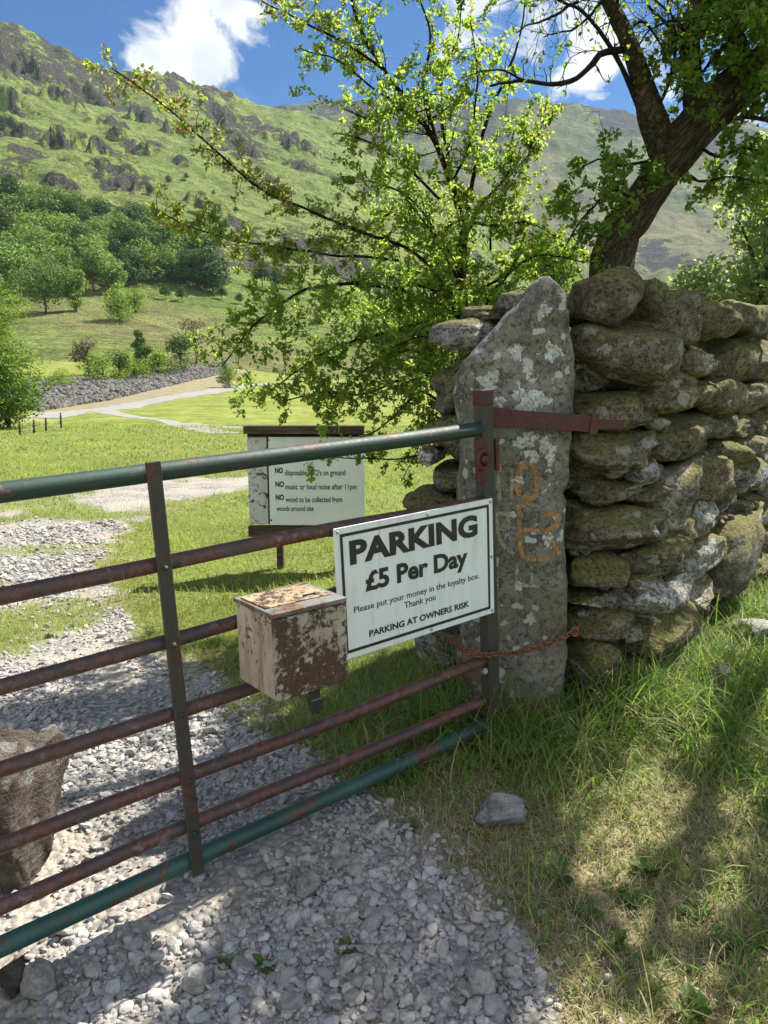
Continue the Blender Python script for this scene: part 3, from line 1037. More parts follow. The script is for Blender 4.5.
rect(mb, so, xa, ya, nn, i0, SW - i0, SH - i0 - w, SH - i0); rect(mb, so, xa, ya, nn, i0, SW - i0, i0, i0 + w)
rect(mb, so, xa, ya, nn, i0, i0 + w, i0 + w, SH - i0 - w); rect(mb, so, xa, ya, nn, SW - i0 - w, SW - i0, i0 + w, SH - i0 - w)
mb.build('border', M['sign_black'], sign, smooth=False)
SIGN_Q = []                                   # homography photo -> sign plane through G-plane intersection
P0s = so


def suv(px_, py_):
    q = on_plane(px_, py_, P0s, nn) - so
    return q @ xa, q @ ya


def c4(x, y): return 320 + x / 4.267, 490 + y / 4.267


def line(body, left, right, captop, bold, spacing=1.0):
    a = suv(*c4(*left)); b = suv(*c4(*right)); t = suv(*c4(*captop))
    base = (a[1] + b[1]) / 2
    mbt = MB()
    return body, a[0], b[0], base, t[1] - base, bold, spacing


mb = MB()
for ln in (line('PARKING', (128, 318), (672, 198), (133, 216), .048, 1.02), line('£5 Per Day', (194, 424), (630, 329), (200, 348), .038),
           line('Please put your money in the loyalty box.', (145, 524), (679, 378), (148, 498), .003),
           line('Thank you', (360, 504), (493, 470), (364, 478), .003), line('PARKING AT OWNERS RISK', (210, 624), (636, 500), (212, 599), .03)):
    body, x0, x1, base, cap, bold, sp = ln
    mb = MB(); put_text(mb, body, so, xa, ya, nn, x0, x1, base, cap, bold, sp)
    mb.build('lettering', M['sign_black'], sign, smooth=False)
for x, y in ((.012, SH - .012), (.012, .012), (SW - .012, SH - .012), (SW - .012, .012), (SW * .55, SH - .012), (SW * .55, .012), (SW - .01, SH * .5)):
    mb = MB(); p = so + xa * x + ya * y
    tube(mb, [p - nn * .001, p + nn * .003, p + nn * .004], [.006, .0055, .003], 10)
    mb.build('screw', M['bolt'], sign)

# ------------------------------------------------------------------ money box on the rails
bu0, bu1 = .868, .618            # left, right edges along the gate
bt, bb = .395, .655              # top, bottom (down) of the body
bd = .20                        # depth towards the camera
nf = .03
# solve for the front face corners from the photo at the front plane
nF = NG
Pf = G(0, 0, nf + bd)
fl = [on_plane(*q, Pf, nF) for q in ((271, 622), (344, 597), (348, 683), (277, 698))]
bc = sum(fl) / 4
bx = (fl[1] + fl[2] - fl[0] - fl[3]); bw = np.linalg.norm(bx) / 2; bx /= np.linalg.norm(bx)
by = (fl[0] + fl[1] - fl[2] - fl[3]); bh = np.linalg.norm(by) / 2; by -= bx * (by @ bx); by /= np.linalg.norm(by)
bn = np.cross(bx, by)
if bn @ NG < 0: bn = -bn
bo = bc - bn * bd / 2
mbx = empty('money_box', tuple(bo - by * bh / 2), 'rusty cream steel money box fixed to the gate beside the parking sign', 'money box')


def in_box(o):
    """let object coordinates run with the box"""
    return o


mb = MB()
half = (bw / 2, bh / 2, bd / 2)
cor = {}
for sx in (-1, 1):
    for sy in (-1, 1):
        for sz in (-1, 1):
            cor[sx, sy, sz] = bo + bx * sx * half[0] + by * sy * half[1] + bn * sz * half[2]
box(mb, bo - bn * .004, (bx, by, bn), (half[0] - .001, half[1] - .001, half[2] - .004), bev=.003)
mb.build('body', M['box_side'], mbx, smooth=False)
mb = MB(); box(mb, bo + bn * (half[2]) - by * .004, (bx, by, bn), (half[0] + .001, half[1] - .003, .0035), bev=.002)
fd = mb.build('front_door', M['box_front'], mbx, smooth=False)
mb = MB(); box(mb, bo + by * (half[1] + .004) - bn * .0, (bx, by, bn), (half[0] + .004, .006, half[2] + .006), bev=.002)
lid = mb.build('lid', M['box_edge'], mbx, smooth=False)
mb = MB(); box(mb, bo + by * (half[1] + .011) - bn * .012 - bx * .004, (bx, by, bn), (half[0] - .012, .0025, half[2] - .032), bev=.001)
mb.build('top_plate', M['box_top'], lid, smooth=False)
mb = MB(); box(mb, bo + by * (half[1] + .0145) + bn * .028 + bx * .045, (bx, by, bn), (.019, .0015, .0035))
mb.build('coin_slot', M['sign_black'], lid, smooth=False)
mb = MB()
box(mb, bo - by * (half[1] + .018) + bn * (half[2] - .012) + bx * .012, (bx, by, bn), (.016, .030, .005), bev=.002)
box(mb, bo - by * (half[1] + .046) + bn * (half[2] - .010) + bx * .012, (bx, by, bn), (.019, .016, .009), bev=.003)
box(mb, bo - by * (half[1] + .052) + bn * (half[2] - .012) + bx * .006, (bx, by, bn), (.004, .022, .003), bev=.001)
box(mb, bo - by * (half[1] + .052) + bn * (half[2] - .012) + bx * .019, (bx, by, bn), (.004, .022, .003), bev=.001)
mb.build('hasp', M['sign_black'], mbx, smooth=False)
mb = MB(); box(mb, bo - bn * (half[2] + .006) + by * .0, (bx, by, bn), (.05, half[1] * 1.02, .004), bev=.001)
mb.build('mounting_plate', M['stile'], mbx, smooth=False)

# ------------------------------------------------------------------ stone gatepost
PY = 2.80
_pl = [(1200, 470), (714, 462), (600, 460), (494, 459), (435, 459), (395, 455), (378, 459), (363, 465), (341, 486), (312, 509), (298, 522), (285, 531), (278, 538), (275, 543)]
_pr = [(1200, 560), (714, 566), (620, 570.5), (575, 568), (485, 570.5), (417, 575), (336, 578), (305, 573), (290, 566), (280, 560), (275, 554)]


def post_build():
    rows = np.concatenate([np.linspace(800, 400, 62, endpoint=False), np.linspace(400, 275, 52)])
    ly = np.interp(rows, [q[0] for q in _pl[::-1]], [q[1] for q in _pl[::-1]])
    ry = np.interp(rows, [q[0] for q in _pr[::-1]], [q[1] for q in _pr[::-1]])
    ns = 56
    V = []
    for y, l, r in zip(rows, ly, ry):
        a, b = atY(l + 3, y, PY), atY(r - 1, y, PY)
        c = (a + b) / 2; hw = (b[0] - a[0]) / 2
        hd = .11 * min(1, .35 + hw / .16)
        th = np.linspace(0, 2 * np.pi, ns, endpoint=False)
        cx, cy = np.cos(th), np.sin(th)
        e = .34
        X_ = np.sign(cx) * np.abs(cx) ** e * hw
        Y_ = np.sign(cy) * np.abs(cy) ** e * hd
        V.append(np.stack([c[0] + X_, PY + .11 + Y_, np.full(ns, c[2])], -1))
    V = np.array(V)
    n = len(V)
    cen = V.mean(1, keepdims=True)
    d = V - cen; d[..., 2] = 0
    d /= np.linalg.norm(d, axis=-1, keepdims=True) + 1e-9
    nz = .010 * fbm(V * 7, 5, 101) - .022 * sstep(.55, .95, np.abs(fbm(V * np.array([5, 5, 11.]), 4, 107))) + .008 * np.abs(fbm(V * np.array([20, 20, 8.]), 4, 102)) + .016 * fbm(V * 2.6, 3, 105)
    V = V + d * nz[..., None]
    V[-1, :, 2] += .004
    mb = MB()
    i = np.arange(n - 1)[:, None] * ns; j = np.arange(ns)[None]; j2 = (j + 1) % ns
    Fq = np.stack([i + j, i + j2, i + ns + j2, i + ns + j], -1).reshape(-1, 4)
    mb.add(V.reshape(-1, 3), Fq)
    mb.f.append((np.arange(ns) + (n - 1) * ns)[None]); mb.mi.append((1, 0))
    return mb


pm = post_build()
post = empty('stone_gatepost', (.47, PY + .1, .2), 'tall grey lichened stone gatepost with faded orange painted marks', 'gatepost')
pV = np.concatenate(pm.v); pF = [tuple(int(k) for k in f) for F_ in pm.f for f in F_]
bvh_post = BVHTree.FromPolygons([Vector(v) for v in pV], pF)
pm.build('slab', M['gatepost'], post)


def post_hit(px_, py_):
    w = ray(px_, py_)
    h_, n_, _, _ = bvh_post.ray_cast(Vector(EYE), Vector(w))
    return (np.array(h_), np.array(n_)) if h_ is not None else (None, None)


def blob(mb, cx, cy, rx, ry, seed, lift=.003):
    r = np.random.default_rng(seed)
    th = np.linspace(0, 2 * np.pi, 46, endpoint=False)
    rad = 1 + .22 * np.sin(th * 3 + r.uniform(0, 6)) + .14 * np.sin(th * 5 + r.uniform(0, 6)) + .12 * np.sin(th * 9 + r.uniform(0, 6)) + .07 * r.normal(size=46)
    V = []
    for k in (0, .35, .7, 1.0):
        for a, q in zip(th, rad):
            h_, n_ = post_hit(cx + rx * k * q * math.cos(a), cy + ry * k * q * math.sin(a))
            if h_ is None: return
            V.append(h_ + n_ * (lift if k < .9 else .0002))
    i = np.arange(3)[:, None] * 46; j = np.arange(46)[None]; j2 = (j + 1) % 46
    mb.add(V, np.stack([i + j, i + j2, i + 46 + j2, i + 46 + j], -1).reshape(-1, 4))


for k, b in enumerate(((489, 382, 8, 9), (530, 402, 14, 12), (527, 444, 9, 11), (534, 423 + 35, 4, 5), (550, 455, 5, 8), (560, 501, 6, 9), (545, 445, 5, 6),
                       (469, 462, 6, 26), (516, 352, 6, 7), (553, 352, 7, 8), (528, 372, 4, 5), (545, 310, 5, 6), (500, 402, 4, 5), (548, 540, 4, 6), (518, 480, 5, 4))):
    mb = MB(); blob(mb, b[0], b[1], b[2] * 1.2, b[3] * 1.2, 300 + k)
    if mb.n: mb.build('lichen_patch', M['lichen'], post)


def stroke(mb, pts, w=5.0):
    P = catmull(np.array(pts, float), 8) if len(pts) > 2 else np.array([np.array(pts[0]) + (np.array(pts[1]) - np.array(pts[0])) * t for t in np.linspace(0, 1, 12)])
    T = np.gradient(P, axis=0); T /= np.linalg.norm(T, axis=1)[:, None] + 1e-9
    N = np.stack([-T[:, 1], T[:, 0]], -1)
    V = []; ok = True
    for p, n_ in zip(P, N):
        for s in (-1, -.3, .3, 1):
            q = p + n_ * s * w / 2
            h_, m_ = post_hit(*q)
            if h_ is None: return
            V.append(h_ + m_ * .0022)
    n = len(P)
    i = np.arange(n - 1)[:, None] * 4; j = np.arange(3)[None]
    mb.add(V, np.stack([i + j, i + j + 1, i + 4 + j + 1, i + 4 + j], -1).reshape(-1, 4))


def cl(*pts): return [(440 + x / 3.011, 390 + y / 3.011) for x, y in pts]


mb = MB()
stroke(mb, [(527 + 10.5 * math.cos(a), 481 + 17 * math.sin(a)) for a in np.linspace(0, 2 * np.pi, 15)], 6)
stroke(mb, cl((236, 345), (238, 400), (240, 460), (250, 500), (290, 508), (345, 505)), 4.5)
stroke(mb, cl((240, 350), (265, 342), (285, 352)), 4); stroke(mb, cl((242, 425), (270, 420), (300, 428)), 4)
stroke(mb, cl((305, 392), (325, 372), (352, 378), (350, 410), (318, 425), (340, 460), (360, 500)), 5)
mb.build('painted_mark', M['paint_orange'], post)
mb = MB()
stroke(mb, cl((166, 372), (207, 372)), 4); stroke(mb, cl((205, 370), (207, 418)), 4); stroke(mb, cl((168, 372), (172, 420)), 4); stroke(mb, cl((170, 418), (207, 416)), 4)
stroke(mb, cl((172, 425), (190, 465), (222, 495)), 4); stroke(mb, cl((182, 225), (176, 280), (180, 335)), 4)
stroke(mb, cl((230, 520), (232, 586)), 3); stroke(mb, cl((232, 586), (298, 592)), 3); stroke(mb, cl((274, 525), (278, 586)), 3); stroke(mb, cl((215, 235), (215, 330)), 3)
mb.build('painted_mark', M['paint_yellow'], post)

# strap across the post that carries the top hinge
sa, sb, sd = atY(494, 417, PY - .045), atY(592, 424, PY - .045), atY(618, 424, PY + .01)
strap = empty('hinge_strap', tuple((sa + sb) / 2), 'dark red iron hinge strap clamped across the stone gatepost', 'hinge strap')
ax = (sb - sa); L = np.linalg.norm(ax); ax /= L
az_ = np.array([0, 0, 1.]) - ax * ax[2]; az_ /= np.linalg.norm(az_); ay = np.cross(az_, ax)
mb = MB(); box(mb, (sa + sb) / 2, (ax, ay, az_), (L / 2, .007, .030), bev=.002); mb.build('bar', M['red_rust'], strap, smooth=False)
mb = MB(); box(mb, sb + ax * .006, (ax, ay, az_), (.014, .016, .037), bev=.003); mb.build('clamp_block', M['red_rust'], strap, smooth=False)
mb = MB(); box(mb, (sb + sd) / 2 + ax * .02, ((sd - sb) / np.linalg.norm(sd - sb), np.cross(az_, (sd - sb) / np.linalg.norm(sd - sb)), az_), (np.linalg.norm(sd - sb) / 2, .006, .017), bev=.002); mb.build('tail_bar', M['red_rust'], strap, smooth=False)
mb = MB()
box(mb, sa + ax * .02 + ay * -.002, (ax, ay, az_), (.03, .012, .034), bev=.003); mb.build('knuckle', M['red_rust'], strap, smooth=False)

# chain round post and stile
cp = [atY(452, 640, 2.68), atY(466, 652, 2.60), atY(483, 655, 2.585), atY(497, 654, 2.64), atY(515, 653, 2.735), atY(540, 647, 2.74), atY(560, 639, 2.745), atY(574, 631, 2.76), atY(578, 627, 2.86)]
CPs = catmull(np.array(cp), 60)
seg = np.concatenate([[0], np.cumsum(np.linalg.norm(np.diff(CPs, axis=0), axis=1))])
nl = int(seg[-1] / .021)
mb = MB()
for k in range(nl):
    s = (k + .5) * seg[-1] / nl
    p = np.array([np.interp(s, seg, CPs[:, i]) for i in range(3)]); p2 = np.array([np.interp(s + .004, seg, CPs[:, i]) for i in range(3)])
    t = p2 - p; t /= np.linalg.norm(t)
    b_ = np.cross(t, [0, 0, 1.]); b_ /= np.linalg.norm(b_); c_ = np.cross(b_, t)
    if k % 2: b_ = c_
    b_ = b_ * .85 + np.cross(t, b_) * .5; b_ /= np.linalg.norm(b_)
    th = np.linspace(0, 2 * np.pi, 13)
    tube(mb, [p + t * .0165 * math.cos(a) * (1 if abs(math.cos(a)) < .8 else 1) + b_ * .0095 * math.sin(a) for a in th], .0036, 6, cap=False)
tube(mb, [cp[7] + np.array([.012 * math.cos(a), -.01, .016 * math.sin(a)]) for a in np.linspace(0, 2 * np.pi, 15)], .0045, 6, cap=False)
ch = mb.build('chain', M['chain'], origin=cp[4])
tag(ch, 'rusty orange chain looped around the gate stile and gatepost', 'chain')

# ------------------------------------------------------------------ dry stone wall
WA, WB = np.array([.16, 3.13, 0]), np.array([1.05, 3.02, 0])          # end of the wall seen behind the post
DW = np.array([math.sin(R(37)), math.cos(R(37)), 0])
WL = 5.5
wall = empty('dry_stone_wall', (.9, 3.6, .25), 'mossy dry stone field wall running back from the stone gatepost', 'wall')
wm = {k: MB() for k in ('wall_stone', 'wall_stone_mossy', 'wall_stone_pale', 'wall_stone_grey')}
coping = []
FN = np.array([DW[1], -DW[0], 0])            # long face normal (right, towards the camera)
EX = (WB - WA) / np.linalg.norm(WB - WA); EN = np.array([EX[1], -EX[0], 0])
Zv = np.array([0, 0, 1.])


def face_pt(px_, py_, back=0.0):
    """meet the end face or the long face, whichever is hit in its own span"""
    e = on_plane(px_, py_, WB + EN * 0, EN)
    if (e - WB) @ EX < .0: return e - EN * back, EX, EN
    l = on_plane(px_, py_, WB, FN)
    return l - FN * back, DW, FN


def put_stone(mb, c, ex, en, hw, hh, hd, seed, sub=4, tilt=0.0, boxy=.6, rough=.075, cuts=18):
    rnd = (seed * 7919) % 10
    V, Fc = stone_shape(sub, seed, boxy + (.1 if rnd < 5 else 0), cuts if rnd >= 5 else 11, .56 if rnd >= 5 else .64, rough, 3.2, .5)
    V = V * np.array([hw, hd, hh])
    ct, st_ = math.cos(tilt), math.sin(tilt)
    e1 = ex * ct + Zv * st_; e3 = Zv * ct - ex * st_
    mb.add(c + V[:, :1] * e1 + V[:, 1:2] * en + V[:, 2:] * e3, Fc)


def px_stone(x0, y0, x1, y1, mat='wall_stone', out=.0, depth=.2, seed=None, tilt=0., grow=1.06, parent_list=None, boxy=.62):
    c, ex, en = face_pt((x0 + x1) / 2, (y0 + y1) / 2)
    l, r = face_pt(x0, (y0 + y1) / 2)[0], face_pt(x1, (y0 + y1) / 2)[0]
    hw = abs((r - l) @ ex) / 2 * grow
    if ex is DW: hw *= .92
    dist = np.linalg.norm(c - EYE)
    hh = (y1 - y0) / 2 / F * (c[1] * CP - (c[2] - 1.5) * SP) * grow
    seed = seed if seed is not None else int(x0 * 7 + y0 * 13)
    mb = wm[mat] if parent_list is None else MB()
    put_stone(mb, c - en * (depth * .55 - out), ex, en, hw, hh, depth, seed, 4, tilt, boxy)
    if parent_list is not None: parent_list.append((mb, mat))


PX = [  # stones read off the photo (box in pixels, material, how far it stands out)
    (566, 316, 676, 390, 'wall_stone', .05, .24, .05), (563, 390, 662, 432, 'wall_stone', .02, .22, 0), (565, 430, 664, 484, 'wall_stone', .05, .24, .02),
    (559, 474, 648, 506, 'wall_stone', .0, .2, -.03), (557, 503, 624, 523, 'wall_stone_grey', .03, .2, .06), (557, 507, 668, 554, 'wall_stone', .03, .22, .05),
    (557, 553, 643, 594, 'wall_stone', .03, .22, .03), (561, 592, 622, 607, 'wall_stone_grey', .02, .16, 0), (563, 603, 635, 638, 'wall_stone', .03, .2, 0),
    (561, 632, 637, 700, 'wall_stone_mossy', .06, .22, 0), (633, 604, 688, 668, 'wall_stone_mossy', .06, .2, 0), (622, 620, 642, 641, 'wall_stone_grey', .05, .1, 0),
    (622, 574, 644, 603, 'wall_stone', .05, .12, 0), (632, 573, 666, 614, 'wall_stone_pale', .07, .13, -.2), (664, 573, 688, 607, 'wall_stone_pale', .06, .13, 0),
    (681, 575, 710, 609, 'wall_stone_grey', .05, .15, 0), (705, 575, 730, 600, 'wall_stone', .03, .15, 0), (643, 536, 680, 574, 'wall_stone', .05, .15, .1),
    (676, 536, 717, 576, 'wall_stone_grey', .06, .16, 0), (664, 459, 698, 520, 'wall_stone_grey', .06, .15, .35), (690, 494, 715, 523, 'wall_stone_pale', .06, .12, .3),
    (669, 410, 706, 458, 'wall_stone_mossy', .06, .17, .1), (660, 369, 688, 414, 'wall_stone', .02, .16, 0), (687, 454, 732, 502, 'wall_stone_mossy', .05, .18, -.1),
    (657, 307, 693, 345, 'wall_stone', .02, .18, 0), (679, 345, 706, 378, 'wall_stone', .03, .15, 0), (694, 305, 730, 348, 'wall_stone_mossy', .04, .2, 0),
    (719, 338, 750, 386, 'wall_stone_mossy', .05, .17, .1), (685, 380, 710, 410, 'wall_stone_mossy', .04, .15, .1), (705, 377, 737, 414, 'wall_stone', .05, .17, 0),
    (712, 514, 754, 594, 'wall_stone_mossy', .08, .2, 0), (718, 437, 746, 471, 'wall_stone_mossy', .04, .16, 0), (668, 505, 726, 536, 'wall_stone', .03, .17, 0),
    (734, 507, 764, 546, 'wall_stone_grey', .05, .17, .1), (740, 433, 762, 458, 'wall_stone', .03, .16, 0), (740, 457, 764, 491, 'wall_stone_grey', .03, .16, 0),
    (748, 549, 772, 584, 'wall_stone', .05, .17, 0), (732, 381, 772, 414, 'wall_stone', .03, .16, 0), (750, 340, 780, 382, 'wall_stone', .03, .18, 0),
    (700, 412, 728, 440, 'wall_stone', .01, .15, 0), (728, 412, 756, 436, 'wall_stone_mossy', .02, .15, 0), (660, 430, 676, 462, 'wall_stone', -.02, .15, 0),
    (648, 484, 668, 508, 'wall_stone', -.02, .15, 0), (762, 430, 790, 470, 'wall_stone', .02, .15, 0), (764, 470, 790, 520, 'wall_stone', .02, .15, 0), (764, 520, 792, 552, 'wall_stone_mossy', .02, .15, 0),
    # left of the post
    (431, 320, 510, 354, 'wall_stone_grey', .06, .2, .02), (451, 352, 480, 380, 'wall_stone', .0, .18, 0), (433, 380, 470, 414, 'wall_stone', .0, .2, 0.1),
    (442, 412, 475, 434, 'wall_stone', .0, .2, 0), (431, 431, 465, 449, 'wall_stone', .0, .18, 0), (419, 446, 444, 465, 'wall_stone_pale', .05, .1, .2), (433, 462, 470, 494, 'wall_stone', .0, .18, 0),
    (402, 488, 460, 513, 'wall_stone_mossy', .05, .2, 0), (425, 512, 470, 545, 'wall_stone', .0, .18, 0), (415, 545, 470, 585, 'wall_stone', .02, .18, 0), (420, 584, 474, 622, 'wall_stone', .0, .18, 0),
    (412, 622, 474, 665, 'wall_stone_grey', .02, .2, 0), (418, 664, 480, 706, 'wall_stone', .04, .2, 0),
]
for s_ in PX:
    px_stone(*s_[:4], mat=s_[4], out=s_[5] * (.55 if s_[0] > 655 else 1), depth=s_[6], tilt=s_[7])
# coping stones seen on top : parts of their own
cops = []
for s_ in ((567, 270, 648, 336, 'wall_stone_mossy', .05, .24, .03), (624, 277, 668, 322, 'wall_stone_mossy', .0, .2, -.1), (661, 290, 699, 320, 'wall_stone_mossy', .0, .2, .1), (727, 303, 772, 342, 'wall_stone_mossy', .03, .2, .05),
           (462, 304, 503, 323, 'wall_stone', .03, .14, .05), (498, 292, 530, 314, 'wall_stone_grey', .03, .14, 0)):
    px_stone(*s_[:4], mat=s_[4], out=s_[5], depth=s_[6], tilt=s_[7], parent_list=cops)

# hidden and further courses, built by rule
wr = np.random.default_rng(11)


def wall_top(s): return 1.70 + .03 * math.sin(s * 2.3) - .02 * s


def course_face(o, ex, en, s0, s1, base, top, inset, hand=None):
    z = base - .1
    while z < top - .05:
        hgt = wr.uniform(.10, .17)
        s = s0 - wr.uniform(0, .15)
        while s < s1:
            w_ = wr.uniform(.14, .34)
            c = o + ex * (s + w_ / 2) + Zv * (z + hgt / 2 + wr.uniform(-.02, .02))
            mt = wr.choice(['wall_stone', 'wall_stone_mossy', 'wall_stone_grey'], p=[.6, .25, .15])
            ins = inset if (hand is None or hand(s + w_ / 2)) else .0
            put_stone(wm[mt], c - en * (.15 + ins), ex, en, w_ / 2 * 1.06, hgt / 2 * 1.12, .16, int(wr.integers(1e6)), 3, wr.uniform(-.12, .12))
            s += w_
        z += hgt * .95


course_face(WB, DW, FN, .0, 1.30, .2, 1.62, .13)                   # packing behind the traced stones
course_face(WB, DW, FN, 1.25, WL, .35, 1.66, -.03)                 # the wall beyond the frame
course_face(WA, EX, EN, .2, .9, .1, 1.62, .16)                   # end face packing
course_face(WA + DW * .1, DW, -FN, .0, WL, .1, 1.60, .0)           # the far face
for k in range(22):                                              # coping further along
    s = .9 + k * .24
    if k < 2: continue
    c = WB + DW * s - FN * .28 + Zv * (wall_top(s) + .04)
    mbk = MB(); put_stone(mbk, c, DW, FN, .15, .10, .26, 900 + k, 4, wr.uniform(-.2, .2)); cops.append((mbk, 'wall_stone_mossy'))
for s, d_ in ((.15, .25), (.35, .4), (.5, .3), (.75, .3), (.95, .35), (.3, .6), (.6, .55)):
    mbk = MB(); c = WB + DW * s - FN * d_ + Zv * 1.66
    put_stone(mbk, c, DW, FN, .17, .10, .16, int(5000 + s * 100), 4, .1); cops.append((mbk, 'wall_stone_mossy'))
def pin_stones(o, ex, en, s0, s1, z0, z1, n, ins):
    for _ in range(n):
        c = o + ex * wr.uniform(s0, s1) + Zv * wr.uniform(z0, z1) - en * wr.uniform(ins, ins + .05)
        w_ = wr.uniform(.025, .07)
        put_stone(wm[wr.choice(['wall_stone', 'wall_stone_grey', 'wall_stone_mossy'])], c, ex, en, w_, w_ * wr.uniform(.35, .8), .06, int(wr.integers(1e6)), 3, wr.uniform(-.5, .5))


pin_stones(WB, DW, FN, 0, 1.7, .25, 1.65, 110, .02)
pin_stones(WB - EX * .42, EX, EN, 0, .42, .2, 1.6, 36, .0)
core = MB()
cen = (WA + WB) / 2
for s in np.arange(.62, WL, .3):
    c = cen + DW * s + Zv * .85
    box(core, c, (DW, FN, Zv), (.16, .15, .66))
core.build('wall_core', M['wall_stone'], wall, smooth=False)
for k, v in wm.items():
    o = v.build('stonework', M[k], wall)
for mbk, mt in cops: mbk.build('coping_stone', M[mt], wall)

# loose stones lying about
LOOSE = [(500, 815, 23, 13, 'cobble', 'flat grey stone lying in the grass in front of the gatepost'), (716, 692, 15, 22, 'wall_stone', 'upright lump of stone in the grass near the wall foot'),
         (752, 638, 26, 14, 'cobble', 'long low stone lying at the wall foot'), (765, 688, 14, 9, 'wall_stone', 'small stone in the grass at the right edge of the bank'),
         (700, 612, 30, 12, 'wall_stone', 'broad flat stone half buried under the white wall stones'), (15, 980, 14, 12, 'boulder', 'reddish brown cobble on the gravel under the bottom rail'),
         (40, 988, 14, 16, 'cobble', 'round grey cobble on the gravel beside the reddish one'), (306, 887, 12, 11, 'cobble', 'dark blue grey cobble amid the gravel below the gate'),
         (480, 985, 14, 12, 'cobble', 'pale angular cobble on the gravel at the front'), (198, 982, 12, 9, 'cobble', 'squarish grey cobble in the sunny gravel')]
for k, (cx, cy, rx, ry, mt, lb) in enumerate(LOOSE):
    z0 = .12 if cx < 550 else .3
    for _ in range(8):
        p = gnd(cx, cy, z0); z0 = float(ground_z(p[0], p[1])) + .02
    dd = np.linalg.norm(p - EYE)
    mb = MB()
    put_stone(mb, p + Zv * ry / F * dd * .3, np.array([math.cos(k), math.sin(k), 0]) * 1.0, np.array([-math.sin(k), math.cos(k), 0]), rx / F * dd * 1.05, ry / F * dd * 1.05, rx / F * dd * .9, 700 + k, 4, 0, .75, .09)
    o = mb.build('loose_stone', M[mt], origin=p)
    tag(o, lb, 'stone', 'loose stones on the ground')

# big rock behind the gate at the left
mb = MB()
pc = atY(-10, 800, 2.35)
V, Fc = stone_shape(5, 77, .9, 10, .58, .10, 2.6, .0)
V = V * np.array([.22, .22, .36])
V[:, 0] += .12 * (V[:, 2] < .0) * (-V[:, 2])
V = V @ rotz(.5).T
mb.add(np.array([-1.19, 2.20, .21]) + V, Fc)
o = mb.build('boulder', M['boulder'], origin=(-1.08, 2.2, .05))
tag(o, 'large grey brown rock standing behind the gate', 'rock')

# ------------------------------------------------------------------ notice board beyond the gate
BY = 6.0
b0 = atY(305, 480, BY)
nb = empty('notice_board', (b0[0], BY, float(ground_z(b0[0], BY))), 'weathered wooden notice board with a white campsite rules panel', 'notice board')


def brect(x0, y0, x1, y1, y, t, mat, name, parent=nb, bev=.004):
    a, b = atY(x0, y0, y), atY(x1, y1, y)
    mb = MB(); c = (a + b) / 2; c[1] = y + t / 2
    box(mb, c, np.eye(3), (abs(b[0] - a[0]) / 2, t / 2, abs(a[2] - b[2]) / 2), bev=bev)
    return mb.build(name, M[mat], parent, smooth=False)


brect(243, 426, 364, 434, BY - .06, .18, 'wood', 'roof')
brect(247, 434, 366, 446, BY + .03, .05, 'wood', 'top_rail')
brect(247, 437, 268.5, 524, BY + .0, .022, 'peeling', 'side_panel')
wp = brect(268, 437, 365, 525, BY - .012, .014, 'board_white', 'rules_panel', bev=.002)
brect(250, 440, 365, 524, BY + .024, .02, 'wood', 'backboard')
brect(248, 526, 367, 537, BY + .0, .05, 'wood', 'bottom_rail')
for x in (279, 352): brect(x - 5, 440, x + 5, 600, BY + .05, .07, 'wood', 'leg')
mb = MB()
X3, Z3 = np.array([1., 0, 0]), np.array([0, 0, 1.])
o3 = np.array([0, BY - .0125, 0])


def c5(x, y): return 240 + x / 5.486, 420 + y / 5.486


for body, l, r, cap, bold in (('NO', (192, 293), (236, 293), 32, .05), ("disposable BBQ's on ground", (246, 300), (578, 308), 31, .016), ('NO', (194, 368), (242, 368), 32, .05), ('music or loud noise after 11pm', (248, 374), (640, 388), 31, .016),
                              ('NO', (196, 440), (242, 440), 32, .05), ('wood to be collected from', (250, 446), (560, 456), 31, .016), ('woods around site', (200, 497), (404, 502), 29, .016)):
    a, b = atY(*c5(*l), BY - .0125), atY(*c5(*r), BY - .0125)
    mb = MB(); put_text(mb, body, o3, X3, Z3, np.array([0, -1., 0]), a[0], b[0], (a[2] + b[2]) / 2, cap / 5.486 / F * BY, bold)
    mb.build('lettering', M['letter_dark'], wp, smooth=False)
for x, y in ((172, 549), (345, 578), (520, 580), (155, 110), (662, 110)):
    p = atY(*c5(x, y), BY - .013); mb = MB(); tube(mb, [p, p - np.array([0, .006, 0])], .007, 8)
    mb.build('screw', M['wood'], wp)

# ------------------------------------------------------------------ gravel (too many to count)
def scatter_poly(n, x0, x1, y0, y1):
    return rng.uniform(x0, x1, n), rng.uniform(y0, y1, n)


def in_view(x, y, z, m=40):
    d = y * CP - (z - 1.5) * SP
    px_, py_ = to_px(np.stack([x, y, z], -1))
    return (d > .3) & (px_ > -m) & (px_ < 768 + m) & (py_ > -m) & (py_ < 1024 + m)


